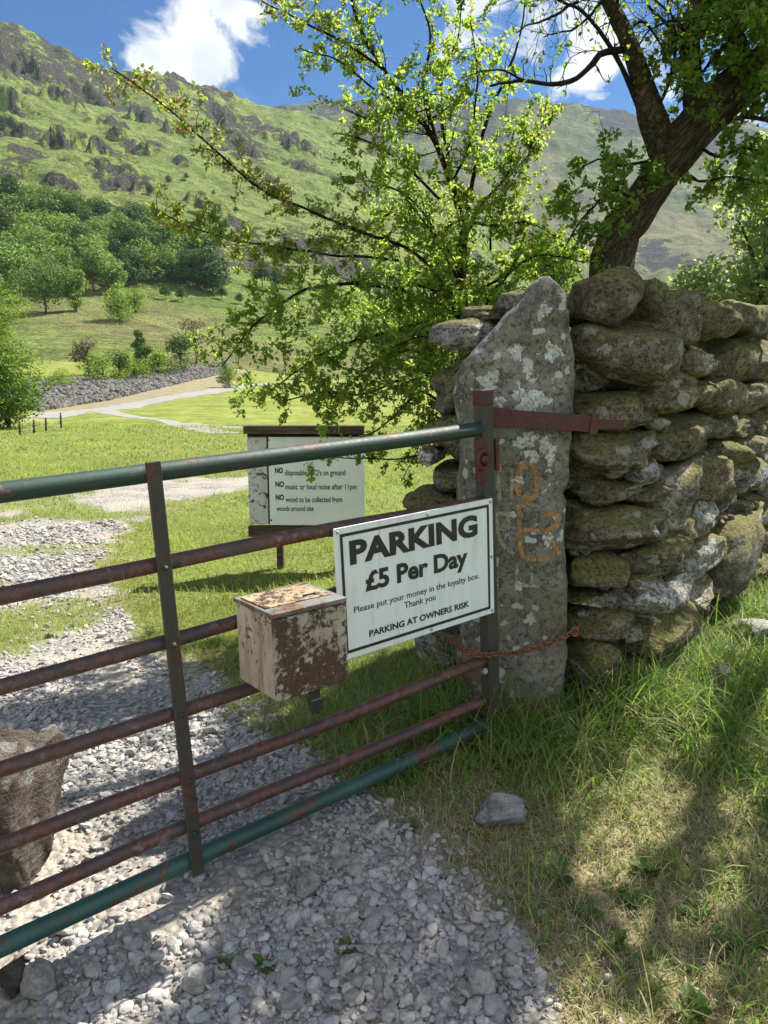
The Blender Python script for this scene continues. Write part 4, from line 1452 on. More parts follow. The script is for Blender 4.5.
def gravel_build():
    shapes = [stone_shape(2, 4000 + k, .8, 9, .68, .08, 1.5) for k in range(10)]
    shapes1 = [stone_shape(1, 4100 + k, .75, 6, .62, .05, 1.5) for k in range(10)]
    mb = MB()
    for (y0, y1, dens, rm, hi) in ((1.15, 1.9, 8500, .0064, True), (1.9, 3.2, 7500, .0064, False), (3.2, 5.0, 4600, .0064, False), (5.0, 8.5, 1500, .009, False)):
        xs0, xs1 = -.62 * y1 - .3, .62 * y1 + .3
        n = int(dens * (xs1 - xs0) * (y1 - y0))
        x, y = scatter_poly(n, xs0, xs1, y0, y1)
        z = ground_z(x, y)
        gmk = gravel_mask(x, y)
        bare = sstep(.05, .45, fb2(x, y, 1.7, 3, 91))           # trodden dirt with few stones
        keep = (rng.random(n) < gmk ** 1.5 * (1 - .85 * bare)) & in_view(x, y, z, 60)
        stray = (rng.random(n) < .015) & (gmk < .3) & (poly_dist(x, y, GP) < .14) & in_view(x, y, z)
        keep |= stray
        x, y, z = x[keep], y[keep], z[keep]
        n = len(x)
        r = np.exp(rng.normal(math.log(rm), .48, n)).clip(.003, .026)
        sc = r[:, None] * np.stack([rng.uniform(.85, 1.4, n), rng.uniform(.75, 1.1, n), rng.uniform(.5, .85, n)], -1)
        yaw = rng.uniform(0, 2 * np.pi, n)
        tx = rng.normal(0, .28, n); ty = rng.normal(0, .28, n)
        pick = rng.integers(0, 10, n)
        for k in range(10):
            q = np.where(pick == k)[0]
            if not len(q): continue
            V, Fc = (shapes if hi else shapes1)[k]
            W = V[None] * sc[q][:, None]
            c, s = np.cos(yaw[q])[:, None], np.sin(yaw[q])[:, None]
            a = W[..., 0] * c - W[..., 1] * s; b = W[..., 0] * s + W[..., 1] * c
            w = W[..., 2] + a * tx[q][:, None] + b * ty[q][:, None]
            P = np.stack([a + x[q][:, None], b + y[q][:, None], w + (z[q] + sc[q][:, 2] * rng.uniform(.1, .8, len(q)))[:, None]], -1)
            nv = len(V)
            Fa = (Fc[None] + (np.arange(len(q)) * nv)[:, None, None]).reshape(-1, 3)
            mb.add(P.reshape(-1, 3), Fa)
    o = mb.build('gravel', M['gravel'], smooth=False)
    tag(o, 'loose grey gravel stones of the track', 'gravel', kind='stuff')


gravel_build()

# boulders of the river bank
def band_ok(px_, py_):
    lo = np.interp(px_, [20, 110, 160, 225], [414, 400, 388, 373]); hi = np.interp(px_, [20, 100, 160, 225], [383, 379, 372, 363])
    return (py_ < lo) & (py_ > hi) & (px_ > 15) & (px_ < 228)


n = 90000
a_ = rng.uniform(az_of(10), az_of(232), n); r_ = rng.uniform(44, 135, n)
x_, y_ = r_ * np.sin(a_), r_ * np.cos(a_); z_ = hill_z(x_, y_)
k_ = band_ok(*to_px(np.stack([x_, y_, z_], -1)))
x_, y_, z_ = x_[k_][:7500], y_[k_][:7500], z_[k_][:7500]
mb = MB(); shp = [stone_shape(1, 6000 + k, .75, 6, .6, .08) for k in range(8)]
RM = rot_rand(len(x_))
for k in range(len(x_)):
    V, Fc = shp[k % 8]
    s = rng.uniform(.1, .36)
    mb.add((V * np.array([1.2, .9, .7]) * s) @ RM[k].T + np.array([x_[k], y_[k], z_[k] + s * .2]), Fc)
o = mb.build('river_boulders', M['rip_rap'], smooth=False)
tag(o, 'bank of grey boulders along the river', 'boulders', kind='stuff')

# ------------------------------------------------------------------ grass
def blades(name, x, y, ln, wd, mat, label, lean=.5, droop=.5, seg=3):
    n = len(x)
    z = ground_z(x, y) - .004
    th = rng.uniform(0, 2 * np.pi, n)
    ld = np.stack([np.cos(th), np.sin(th), np.zeros(n)], -1)
    le = np.abs(rng.normal(0, lean, n)).clip(0, 1.5)
    wdir = np.stack([-np.sin(th), np.cos(th), np.zeros(n)], -1)
    tw = rng.uniform(-.8, .8, n)
    wdir = wdir * np.cos(tw)[:, None] + ld * np.sin(tw)[:, None]
    t = np.linspace(0, 1, seg + 1)
    rows = []
    dr = droop * rng.uniform(.2, 1.4, n)
    for s in t:
        ang = le + dr * s * 1.1
        cx = ln * s * np.sin(ang); cz = ln * s * np.cos(ang)
        rows.append(np.stack([x, y, z], -1) + ld * cx[:, None] + np.array([0, 0, 1.]) * cz[:, None])
    V = []
    for s, c in zip(t[:-1], rows[:-1]):
        w = (wd * (1 - s * .75) / 2)[:, None]
        V += [c - wdir * w, c + wdir * w]
    V.append(rows[-1])
    V = np.stack(V, 1)
    nv = V.shape[1]
    base = (np.arange(n) * nv)[:, None]
    mb = MB()
    mb.add(V.reshape(-1, 3), np.concatenate([base + np.array([[2 * i, 2 * i + 1, 2 * i + 3, 2 * i + 2]]) for i in range(seg - 1)]) if seg > 1 else np.zeros((0, 4), int))
    mb.f.append(base + np.array([[2 * seg - 2, 2 * seg - 1, 2 * seg]])); mb.mi.append((n, 0))
    o = mb.build(name, M[mat], smooth=False)
    return tag(o, label, 'grass', kind='stuff')


WP = np.array([WA[:2], WB[:2], (WB + DW * WL)[:2], (WA + DW * WL)[:2]])


def grass_ok(x, y, z, m=60):
    g_ = 1 - gravel_mask(x, y)
    ok = in_view(x, y, z, m) & ~inside(x, y, WP)
    return g_, ok


# tall grass by the post, the wall foot and the bank
n = 260000
x, y = scatter_poly(n, -.6, 3.2, 1.2, 5.0)
z = ground_z(x, y); g_, ok = grass_ok(x, y, z)
tuft = sstep(-.2, .45, fb2(x, y, 3.2, 3, 111))
dry = dry_mask(x, y)
foot = np.exp(-(poly_dist(x, y, WP) / .30) ** 2) + .8 * np.exp(-((x - .45) ** 2 + (y - 2.72) ** 2) / .10)
front = ((x - WB[0]) * FN[0] + (y - WB[1]) * FN[1] > -.1) | (y < 3.0)
sunny = np.exp(-(((x - .85) / .5) ** 2 + ((y - 2.0) / .5) ** 2))
prob = (1 - .6 * sunny) * (.10 + .55 * tuft + .45 * foot.clip(0, 1)) * (1 - .75 * dry) * front * g_ ** 2
k = ok & (rng.random(n) < prob * .5)
ln = rng.gamma(5, .2, n) * (.06 + .10 * tuft + .14 * foot.clip(0, 1)) * (1 - .4 * dry)
blades('tall_grass', x[k], y[k], ln[k].clip(.03, .40), rng.uniform(.003, .0085, k.sum()), 'grass_tall', 'long green grass around the gatepost and wall foot', .45, .8, 4)

# short dry turf in front
n = 300000
x, y = scatter_poly(n, -1.4, 2.6, 1.2, 4.0)
z = ground_z(x, y); g_, ok = grass_ok(x, y, z)
dry = dry_mask(x, y)
k = ok & (rng.random(n) < g_ ** 1.5 * (.22 + .78 * dry) * .7)
blades('dry_grass', x[k], y[k], rng.uniform(.02, .075, k.sum()), rng.uniform(.0018, .0045, k.sum()), 'grass_dry', 'short dry straw coloured grass by the track edge', 1.1, .9, 2)
# short green turf in front
n = 170000
x, y = scatter_poly(n, -.8, 3.0, 1.2, 4.2)
z = ground_z(x, y); g_, ok = grass_ok(x, y, z)
dry = dry_mask(x, y)
k = ok & (rng.random(n) < g_ ** 2 * (1.0 - .72 * dry) * .8)
blades('short_grass', x[k], y[k], rng.uniform(.025, .075, k.sum()), rng.uniform(.002, .0045, k.sum()), 'grass_tall', 'short green turf under the gate and along the wall', .7, .8, 2)

# lawn beyond the gate
xs, ys, lns, wds = [], [], [], []
for y0, y1, dens, l0, l1, w in ((2.6, 5.0, 5200, .03, .085, .004), (5.0, 9.0, 1700, .035, .095, .007), (9.0, 16.0, 420, .04, .11, .014), (16, 30, 90, .05, .12, .03)):
    n = int(dens * (y1 - y0) * 1.15 * y1)
    x, y = scatter_poly(n, -.62 * y1, .5 * y1, y0, y1)
    z = ground_z(x, y); g_, ok = grass_ok(x, y, z, 20)
    behind = (x - WB[0]) * FN[0] + (y - WB[1]) * FN[1] < -.2
    k = ok & behind & (rng.random(n) < g_ ** 1.3 * sstep(2.5, 3.4, y + .35 * np.maximum(x + 1.2, 0) * 0 + .3)) & ((y > 3.2) | (x < .15))
    hh = .75 + .5 * sstep(-.3, .5, fb2(x, y, 1.1, 3, 117))
    xs.append(x[k]); ys.append(y[k]); lns.append(rng.uniform(l0, l1, k.sum()) * hh[k]); wds.append(np.full(k.sum(), w) * rng.uniform(.7, 1.3, k.sum()))
blades('lawn', np.concatenate(xs), np.concatenate(ys), np.concatenate(lns), np.concatenate(wds), 'lawn', 'sunlit bright green grass beyond the gate', .6, .8, 2)

# ------------------------------------------------------------------ trees : shared pieces
def leaf_mesh(mb, P, D, N, size, wid=.62, fold=.28):
    """P base points, D leaf directions, N rough normals"""
    D = D / (np.linalg.norm(D, axis=1)[:, None] + 1e-9)
    B = np.cross(D, N); B /= np.linalg.norm(B, axis=1)[:, None] + 1e-9
    N = np.cross(B, D)
    s = size[:, None]
    v0 = P; tip = P + D * s
    m = P + D * s * .55
    v1 = m - B * s * wid * .5 + N * s * fold * .5
    v3 = m + B * s * wid * .5 + N * s * fold * .5
    t1 = P + D * s * .88 - B * s * wid * .26 + N * s * fold * .2
    t3 = P + D * s * .88 + B * s * wid * .26 + N * s * fold * .2
    n = len(P)
    V = np.stack([v0, v1, t1, tip, t3, v3], 1).reshape(-1, 3)
    b = (np.arange(n) * 6)[:, None]
    mb.add(V, np.concatenate([b + np.array([[0, 1, 2, 3]]), b + np.array([[0, 3, 4, 5]])]))


class Tree:
    def __init__(s, seed):
        s.r = np.random.default_rng(seed)
        s.wood = MB(); s.limb = MB()
        s.LP, s.LD, s.LN, s.LS, s.LR = [], [], [], [], []

    def cluster(s, p, d, k, size, red=0.0):
        r = s.r
        for _ in range(k):
            v = d * .5 + r.normal(size=3) * .75 + np.array([0, 0, .12])
            s.LP.append(p + r.normal(size=3) * .008); s.LD.append(v)
            s.LN.append(r.normal(size=3) * .8 + np.array([0, 0, .9]))
            s.LS.append(size * r.uniform(.6, 1.25)); s.LR.append(r.random() < red)

    def twig(s, p, d, L, rad, size, lpc, red, sub=True, grav=-.1):
        r = s.r
        n = max(4, int(L / .035))
        pts = [p]; q = p.copy(); v = d.copy()
        for i in range(n):
            v = v + r.normal(size=3) * .22 + np.array([0, 0, grav * .12]); v /= np.linalg.norm(v)
            q = q + v * (L / n); pts.append(q)
            if i >= 1 or not sub:
                s.cluster(q, v, r.poisson(lpc), size, red)
            if sub and r.random() < .35:
                w = v * .6 + r.normal(size=3) * .7; w /= np.linalg.norm(w)
                s.twig(q, w, L * r.uniform(.25, .5), rad * .55, size, lpc, red, False, grav)
        tube(s.wood, np.array(pts), np.linspace(rad, rad * .4, n + 1), 4, cap=False)

    def branch(s, pts, r0, r1, leafy=1.0, start=.1, size=.028, lpc=5.0, spacing=.036, tl=(.12, .38), red=0.0, limb=False, sides=7, up=.25, rough=.12):
        P = catmull(np.array(pts), 14)
        ln = np.concatenate([[0], np.cumsum(np.linalg.norm(np.diff(P, axis=0), axis=1))])
        m = max(6, int(ln[-1] / .03))
        tt = np.linspace(0, ln[-1], m)
        P = np.stack([np.interp(tt, ln, P[:, i]) for i in range(3)], -1)
        P = P + (.012 * fbm(P * 5, 3, int(s.r.integers(1000)))[:, None] * np.array([[1, .6, -1]]))
        rad = np.linspace(r0, r1, m)
        rad = rad * (1.0 if limb else .78)
        tube(s.limb if limb else s.wood, P, rad, sides, rough=rough, rscale=14)
        T = np.gradient(P, axis=0); T /= np.linalg.norm(T, axis=1)[:, None]
        if leafy > 0:
            d = ln[-1] * start
            while d < ln[-1]:
                i = min(m - 1, int(d / ln[-1] * (m - 1)))
                v = T[i] * .45 + s.r.normal(size=3) * .75 + np.array([0, 0, up]); v /= np.linalg.norm(v)
                s.twig(P[i], v, s.r.uniform(*tl), max(.0018, rad[i] * .3), size, lpc, red)
                d += spacing * s.r.uniform(.5, 1.5) / leafy
            s.cluster(P[-1], T[-1], 6, size, red)

    def finish(s, root, leafm, redm, barkm='bark', twigm='twig', limb_name='trunk', cull=None):
        if s.limb.n: s.limb.build(limb_name, M[barkm], root)
        if s.wood.n: s.wood.build('branches', M[twigm], root)
        LP, LD, LN, LS, LR = map(np.array, (s.LP, s.LD, s.LN, s.LS, s.LR))
        if cull is not None:
            ix = np.arange(len(LP))
            kp = ~(cull(LP, ix) & (s.r.random(len(LP)) < .95))
            LP, LD, LN, LS, LR = LP[kp], LD[kp], LN[kp], LS[kp], LR[kp]
        mb = MB(); k = ~LR
        leaf_mesh(mb, LP[k], LD[k], LN[k], LS[k])
        mb.build('crown', M[leafm], root, smooth=False)
        if LR.any():
            mb = MB(); leaf_mesh(mb, LP[LR], LD[LR], LN[LR], LS[LR])
            tag(mb.build('crown', M[redm], root, smooth=False), 'reddish young leaves on the long bough')


def pth(*q): return [atY(*a) for a in q]


# hawthorn left of the post
base = atY(470, 520, 4.9)
hz = empty('hawthorn_tree', (base[0], 4.9, float(ground_z(base[0], 4.9))), 'slender hawthorn with lime green leaves growing behind the left side of the gatepost', 'tree')
t = Tree(5)
gb = np.array([base[0], 4.9, float(ground_z(base[0], 4.9)) - .05])
t.branch([gb, *pth((468, 430, 4.9), (462, 330, 4.85), (464, 220, 4.8))], .05, .028, 0, limb=True, sides=10)
t.branch(pth((464, 225, 4.8), (439, 150, 4.7), (414, 110, 4.7), (384, 70, 4.6), (360, 25, 4.6), (345, -40, 4.6)), .026, .008, .8, .15)
t.branch(pth((464, 225, 4.8), (475, 170, 4.8), (490, 110, 4.9), (504, 85, 4.9), (520, 40, 4.9), (526, 5, 4.9)), .02, .006, .28, .1, tl=(.08, .22))
t.branch(pth((462, 330, 4.85), (440, 280, 4.6), (410, 250, 4.5), (355, 230, 4.3), (310, 212, 4.2), (260, 188, 4.1), (215, 150, 4.0), (170, 110, 3.95), (112, 68, 3.9)), .015, .004, 1.6, .3, size=.024, lpc=4.0, tl=(.05, .17), red=.5, spacing=.034)
t.branch(pth((439, 150, 4.7), (424, 90, 4.7), (430, 35, 4.75), (408, -30, 4.8)), .015, .005, .9, .1, tl=(.08, .28))
t.branch(pth((384, 70, 4.6), (345, 42, 4.5), (305, 22, 4.5), (262, 2, 4.4)), .012, .004, 1.0, .15, tl=(.08, .26), red=.25)
t.branch(pth((414, 110, 4.7), (375, 90, 4.6), (340, 62, 4.5), (300, 48, 4.4)), .01, .004, .8, .2, tl=(.06, .2))
t.branch(pth((440, 200, 4.7), (405, 165, 4.6), (370, 142, 4.5), (332, 132, 4.4)), .012, .004, 1.0, .25, tl=(.08, .24))
t.branch(pth((462, 290, 4.8), (425, 215, 4.6), (385, 185, 4.5), (340, 175, 4.4)), .013, .004, .9, .25, tl=(.08, .25))
t.branch(pth((440, 280, 4.6), (400, 288, 4.4), (350, 282, 4.3), (300, 295, 4.2), (255, 325, 4.1), (222, 362, 4.1)), .016, .004, 1.4, .05, tl=(.1, .34), up=-.05)
t.branch(pth((462, 335, 4.8), (430, 322, 4.6), (390, 330, 4.4), (340, 345, 4.3), (290, 375, 4.2), (262, 395, 4.2)), .016, .004, 1.3, .05, tl=(.1, .34), up=-.05)
t.branch(pth((466, 400, 4.8), (440, 368, 4.6), (410, 350, 4.5), (370, 368, 4.3), (340, 392, 4.3)), .014, .004, 1.2, .05, tl=(.1, .34), up=-.05)
t.branch(pth((468, 430, 4.8), (448, 410, 4.6), (420, 392, 4.5), (395, 415, 4.3), (375, 432, 4.3), (352, 442, 4.3)), .014, .004, .8, .2, tl=(.06, .2), up=-.1)
t.branch(pth((466, 440, 4.8), (440, 452, 4.5), (405, 458, 4.4), (365, 458, 4.35), (322, 457, 4.3), (296, 459, 4.3)), .010, .003, .7, .15, tl=(.05, .12), up=-.1)
t.branch(pth((425, 385, 4.6), (428, 420, 4.5), (415, 455, 4.4), (405, 478, 4.4)), .006, .003, .55, .2, tl=(.05, .12), up=-.3)
t.branch(pth((400, 262, 4.5), (330, 255, 4.3), (270, 247, 4.2), (205, 232, 4.1), (152, 208, 4.0)), .010, .004, 1.5, .2, size=.027, lpc=4.4, tl=(.05, .18), red=.25, spacing=.032)
t.branch(pth((464, 220, 4.8), (498, 228, 4.8), (530, 224, 4.8), (562, 238, 4.8)), .012, .004, .9, .1, tl=(.08, .28))
t.branch(pth((463, 300, 4.8), (505, 275, 4.8), (540, 255, 4.8), (585, 262, 4.8)), .013, .004, 1.0, .1, tl=(.08, .3))
t.branch(pth((468, 360, 4.8), (488, 300, 4.8), (512, 265, 4.8), (520, 210, 4.8)), .013, .004, .9, .25, tl=(.08, .3))
t.branch(pth((490, 250, 4.8), (496, 195, 4.8), (533, 150, 4.8), (545, 105, 4.8)), .009, .003, 1.2, .2, tl=(.06, .2), red=.2)
t.branch(pth((464, 220, 4.8), (430, 235, 4.9), (395, 215, 5.0), (370, 225, 5.0)), .012, .004, 1.0, .1, tl=(.1, .3))
t.branch(pth((463, 300, 4.8), (440, 310, 5.0), (400, 310, 5.2), (370, 320, 5.2)), .012, .004, 1.2, .05, tl=(.1, .35))
t.branch(pth((452, 175, 4.75), (440, 100, 4.9), (455, 40, 5.0), (470, -20, 5.0)), .012, .004, .7, .15, tl=(.08, .25))
for q in (((463, 330, 4.8), (450, 300, 4.5), (420, 285, 4.3), (385, 275, 4.2)), ((464, 380, 4.8), (445, 345, 4.4), (420, 335, 4.2), (380, 352, 4.1)), ((466, 410, 4.8), (450, 385, 4.5), (432, 375, 4.3), (400, 385, 4.2)),
          ((463, 280, 4.8), (448, 250, 4.6), (430, 230, 4.4), (400, 190, 4.3)), ((450, 190, 4.75), (470, 140, 4.6), (478, 80, 4.5), (470, 20, 4.4)), ((430, 130, 4.7), (400, 110, 4.5), (375, 120, 4.4), (345, 110, 4.3)),
          ((464, 240, 4.8), (485, 200, 4.7), (510, 170, 4.6), (515, 130, 4.5)), ((460, 330, 4.7), (440, 340, 4.9), (415, 330, 5.0), (390, 310, 5.0)), ((466, 420, 4.8), (455, 380, 4.6), (440, 400, 4.5), (425, 420, 4.4)), ((463, 300, 4.8), (445, 270, 4.9), (420, 250, 5.0), (390, 245, 5.0)), ((400, 380, 4.4), (360, 395, 4.3), (320, 392, 4.2), (285, 400, 4.2))):
    t.branch(pth(*q), .011, .004, 1.25, .15, tl=(.1, .32), up=.0)
t.finish(hz, 'haw_leaf', 'haw_leaf_red')

# leaning old tree behind the wall
tb = atY(604, 300, 4.45)
old = empty('leaning_tree', (tb[0], 4.5, float(ground_z(tb[0], 4.5))), 'old leaning tree with thick mossy trunk rising behind the stone wall', 'tree')
t = Tree(15)


def trunk(pts, rads, seed):
    P = np.array(pts); Q = np.column_stack([P, rads]); Q = catmull(Q, 16)
    tube(t.limb, Q[:, :3], Q[:, 3], 26, rough=.16, rscale=4.5, seed=seed, ridges=.06)


g0 = np.array([tb[0] - .05, 4.45, float(ground_z(tb[0], 4.45)) - .1])
trunk([g0, g0 + np.array([.02, 0, .6]), *pth((612, 268, 4.45), (638, 212, 4.45), (672, 160, 4.45), (712, 112, 4.45), (752, 78, 4.45), (800, 40, 4.45), (850, -30, 4.4))], [.18, .135, .115, .102, .112, .122, .112, .095, .07], 3)
trunk(pth((668, 165, 4.45), (652, 118, 4.4), (640, 75, 4.35), (625, 35, 4.3), (604, -10, 4.3), (590, -70, 4.3)), [.07, .066, .046, .038, .032, .025], 7)
trunk(pth((700, 130, 4.45), (694, 85, 4.5), (690, 40, 4.5), (700, -10, 4.5), (720, -90, 4.5)), [.09, .055, .046, .04, .03], 9)
trunk(pth((730, 100, 4.45), (742, 60, 4.5), (735, 15, 4.55), (755, -60, 4.6)), [.08, .042, .034, .028], 12)
kw = dict(size=.033, tl=(.1, .34))
t.branch(pth((622, 48, 4.3), (600, 52, 4.25), (584, 70, 4.2), (559, 85, 4.2), (524, 82, 4.15), (490, 86, 4.1)), .024, .008, .5, .15, size=.032, tl=(.08, .26))
t.branch(pth((524, 82, 4.15), (500, 72, 4.1), (470, 76, 4.0)), .008, .003, .5, .2, **kw)
t.branch(pth((640, 110, 4.4), (618, 60, 4.3), (590, 20, 4.2), (560, 0, 4.1), (530, -10, 4.0)), .02, .006, 1.0, .35, **kw)
t.branch(pth((604, -5, 4.3), (575, 5, 4.2), (545, 20, 4.1), (515, 30, 4.0)), .014, .004, .8, .15, **kw)
t.branch(pth((650, 160, 4.4), (625, 165, 4.3), (600, 160, 4.2), (575, 172, 4.2)), .012, .004, .6, .25, **kw)
t.branch(pth((640, 205, 4.4), (615, 190, 4.2), (598, 200, 4.1), (580, 222, 4.1), (565, 250, 4.1)), .014, .004, 1.0, .15, **kw)
t.branch(pth((690, 60, 4.5), (672, 30, 4.4), (648, 5, 4.4), (640, -30, 4.3)), .016, .005, 1.3, .15, **kw)
t.branch(pth((690, 40, 4.5), (715, 20, 4.4), (745, 5, 4.3), (780, -10, 4.3)), .016, .005, 1.2, .15, **kw)
t.branch(pth((735, 15, 4.5), (760, 25, 4.5), (790, 20, 4.5)), .012, .004, 1.2, .1, **kw)
t.branch(pth((712, 125, 4.45), (735, 118, 4.3), (760, 118, 4.2), (800, 128, 4.2)), .024, .006, .5, .2, **kw)
t.branch(pth((700, 150, 4.45), (722, 158, 4.3), (745, 150, 4.2), (785, 160, 4.1)), .014, .004, 1.2, .25, **kw)
t.branch(pth((690, 175, 4.45), (705, 182, 4.3), (730, 178, 4.2), (765, 185, 4.2)), .010, .004, .9, .3, **kw)
t.branch(pth((654, 120, 4.4), (668, 80, 4.3), (676, 40, 4.2), (668, 0, 4.2)), .016, .005, 1.0, .2, **kw)
t.branch(pth((612, 10, 4.3), (630, -15, 4.2), (655, 0, 4.1), (680, 22, 4.0)), .012, .004, 1.0, .1, **kw)
# the crown above the picture, which shades the wall and the track
LIT = [np.array([(-400, 640), (215, 700), (262, 835), (222, 930), (120, 1015), (-400, 1100)]), np.array([(640, 770), (700, 690), (800, 640), (900, 1100), (565, 1100), (575, 983)])]
SHADE = np.array([(650, 690), (640, 775), (573, 983), (560, 1080), (130, 1080), (225, 930), (270, 835), (455, 800)])
SUN_EL, SUN_AZ = 51.0, 52.0           # azimuth clockwise from straight ahead
SD = np.array([math.sin(R(SUN_AZ)) * math.cos(R(SUN_EL)), math.cos(R(SUN_AZ)) * math.cos(R(SUN_EL)), math.sin(R(SUN_EL))])


def open_gap(P, pad=0.0):
    """would foliage here shade ground that the sun reaches through the gaps of the crown"""
    P = np.atleast_2d(P)
    g_ = P - SD * ((P[:, 2:] - .13) / SD[2])
    d_ = g_[:, 1] * CP + 1.37 * SP
    x_, y_ = to_px(g_)
    return np.array([(inside(x_, y_, q) & (d_ > .2)) for q in LIT]).any(0)


def on_shade(P):
    g_ = P - SD * ((P[:, 2:] - .13) / SD[2])
    x_, y_ = to_px(g_)
    return inside(x_, y_, SHADE) & (g_[:, 1] > .5)


made = tries = 0
hubs = pth((594, -60, 4.3), (718, -85, 4.5), (755, -60, 4.6), (850, -30, 4.4), (800, 40, 4.45), (700, -10, 4.5), (625, 35, 4.3), (735, 15, 4.55))
while made < 46 and tries < 6000:
    tries += 1
    a0 = hubs[tries % len(hubs)]
    v = t.r.normal(size=3) * np.array([1.0, .9, .5]) + np.array([0, -.1, .55]); v /= np.linalg.norm(v)
    L = t.r.uniform(.6, 1.9)
    side = t.r.normal(size=3) * .3
    bp = np.array([a0, a0 + v * L * .4 + side * .15, a0 + v * L * .75 + side * .2 + np.array([0, 0, .05]), a0 + v * L + side * .2])
    if open_gap(catmull(bp, 4)[3:]).any() or (made < 34 and on_shade(bp).sum() < 2): continue
    y_ = to_px(bp[2:])[1]
    if (y_ > 30).any(): continue                     # keep the view under the crown open
    made += 1
    t.branch(bp, .026, .006, 1.0, .2, size=.038, lpc=4.6, tl=(.12, .4), spacing=.06)
keep_from = len(t.LP)
for q in (((604, 0, 4.3), (590, 18, 4.2), (570, 30, 4.1), (545, 38, 4.0)), ((625, 35, 4.3), (640, 20, 4.2), (655, 35, 4.1), (668, 60, 4.0)), ((690, 40, 4.5), (672, 20, 4.3), (650, 28, 4.2), (632, 55, 4.1)), ((694, 85, 4.5), (715, 55, 4.4), (735, 45, 4.3), (752, 62, 4.2)),
          ((735, 15, 4.5), (715, 5, 4.4), (695, 15, 4.3), (682, 45, 4.2)), ((742, 60, 4.5), (765, 40, 4.4), (785, 55, 4.3), (795, 85, 4.2)), ((604, -10, 4.3), (630, -20, 4.4), (665, -15, 4.5), (700, -20, 4.5)),
          ((604, -10, 4.3), (580, -20, 4.2), (550, -12, 4.1), (520, -5, 4.0)), ((690, 40, 4.5), (720, -5, 4.6), (750, -10, 4.6), (790, -5, 4.6))):
    t.branch(pth(*q), .012, .004, 1.5, .1, size=.034, lpc=4.6, tl=(.08, .28), spacing=.05)
band_from = len(t.LP)
# unseen low boughs added right of the picture, shaped to shade the sunny turf
lb = [pth((800, 40, 4.45))[0], *[gnd(a, b, .15) + SD * (h_ / SD[2]) for a, b, h_ in ((735, 700, 3.0), (700, 800, 3.05), (668, 890, 3.15), (640, 975, 3.3))]]
t.branch(lb, .045, .012, 0, limb=True, sides=9)
t.branch(lb[1:], .012, .006, 1.5, .0, size=.038, lpc=5, tl=(.08, .24), spacing=.045)
lb2 = [lb[1], *[gnd(a, b, .15) + SD * (h_ / SD[2]) for a, b, h_ in ((800, 800, 3.0), (770, 880, 3.1), (735, 960, 3.2), (715, 1040, 3.3))]]
t.branch(lb2, .03, .008, 0, limb=True, sides=8)
t.branch(lb2[1:], .010, .005, 1.3, .0, size=.038, lpc=5, tl=(.08, .24), spacing=.045)


def open_wall(P):
    k_ = ((P - WB) @ FN) / (SD @ FN)
    q = P - SD * k_[:, None]
    s_ = (q - WB) @ DW
    return (k_ > 0) & (s_ > .12) & (s_ < 3.5) & (q[:, 2] > .2) & (q[:, 2] < 1.75) & (vnoise(q * 3.0, 5) > -.35)


t.finish(old, 'tree_leaf', 'tree_leaf', cull=lambda P, ix: (ix < band_from) & ((open_gap(P) & (vnoise((P - SD * (P[:, 2:] / SD[2])) * 2.6, 8) > -.85)) | ((ix < keep_from) & open_wall(P))))

# ------------------------------------------------------------------ further trees
def crown_mesh(seed, w, hgt, base_z, nl, nq, qs, cone=0.0, open_=.0, flat=.8):
    r = np.random.default_rng(seed)
    mb = MB()
    th = r.uniform(0, 2 * np.pi, nl); hh = r.uniform(0, 1, nl) ** .9
    prof = np.sqrt(np.clip(1 - (2 * hh - .75) ** 2 / 1.7, .05, 1)) * (1 - cone * hh)
    rr = np.sqrt(r.uniform(.05, 1, nl)) * .62 * prof
    C = np.stack([np.cos(th) * rr * w / 2, np.sin(th) * rr * w / 2, base_z + hh * (hgt - base_z) * .86 + .07 * hgt], -1)
    LRd = w * r.uniform(.13, .25, nl) * (1 - .45 * cone * hh)
    per = r.multinomial(nq, LRd ** 2 / (LRd ** 2).sum())
    Ps, Ns = [], []
    for c, l, k in zip(C, LRd, per):
        v = r.normal(size=(k, 3)); v /= np.linalg.norm(v, axis=1)[:, None]
        rad = l * (1 + .28 * fbm(v * 2.3 + c, 3, seed)) * r.uniform(.55, 1.08, k) ** .5
        Ps.append(c + v * rad[:, None] * np.array([1, 1, flat])); Ns.append(v + r.normal(size=(k, 3)) * .55 + np.array([0, 0, .25]))
    P = np.concatenate(Ps); N = np.concatenate(Ns)
    D = np.cross(N, r.normal(size=N.shape))
    keep = P[:, 2] > base_z * .6
    leaf_mesh(mb, P[keep], D[keep], N[keep], (qs * r.uniform(.6, 1.4, len(P)))[keep], .8, .2)
    return mb, C


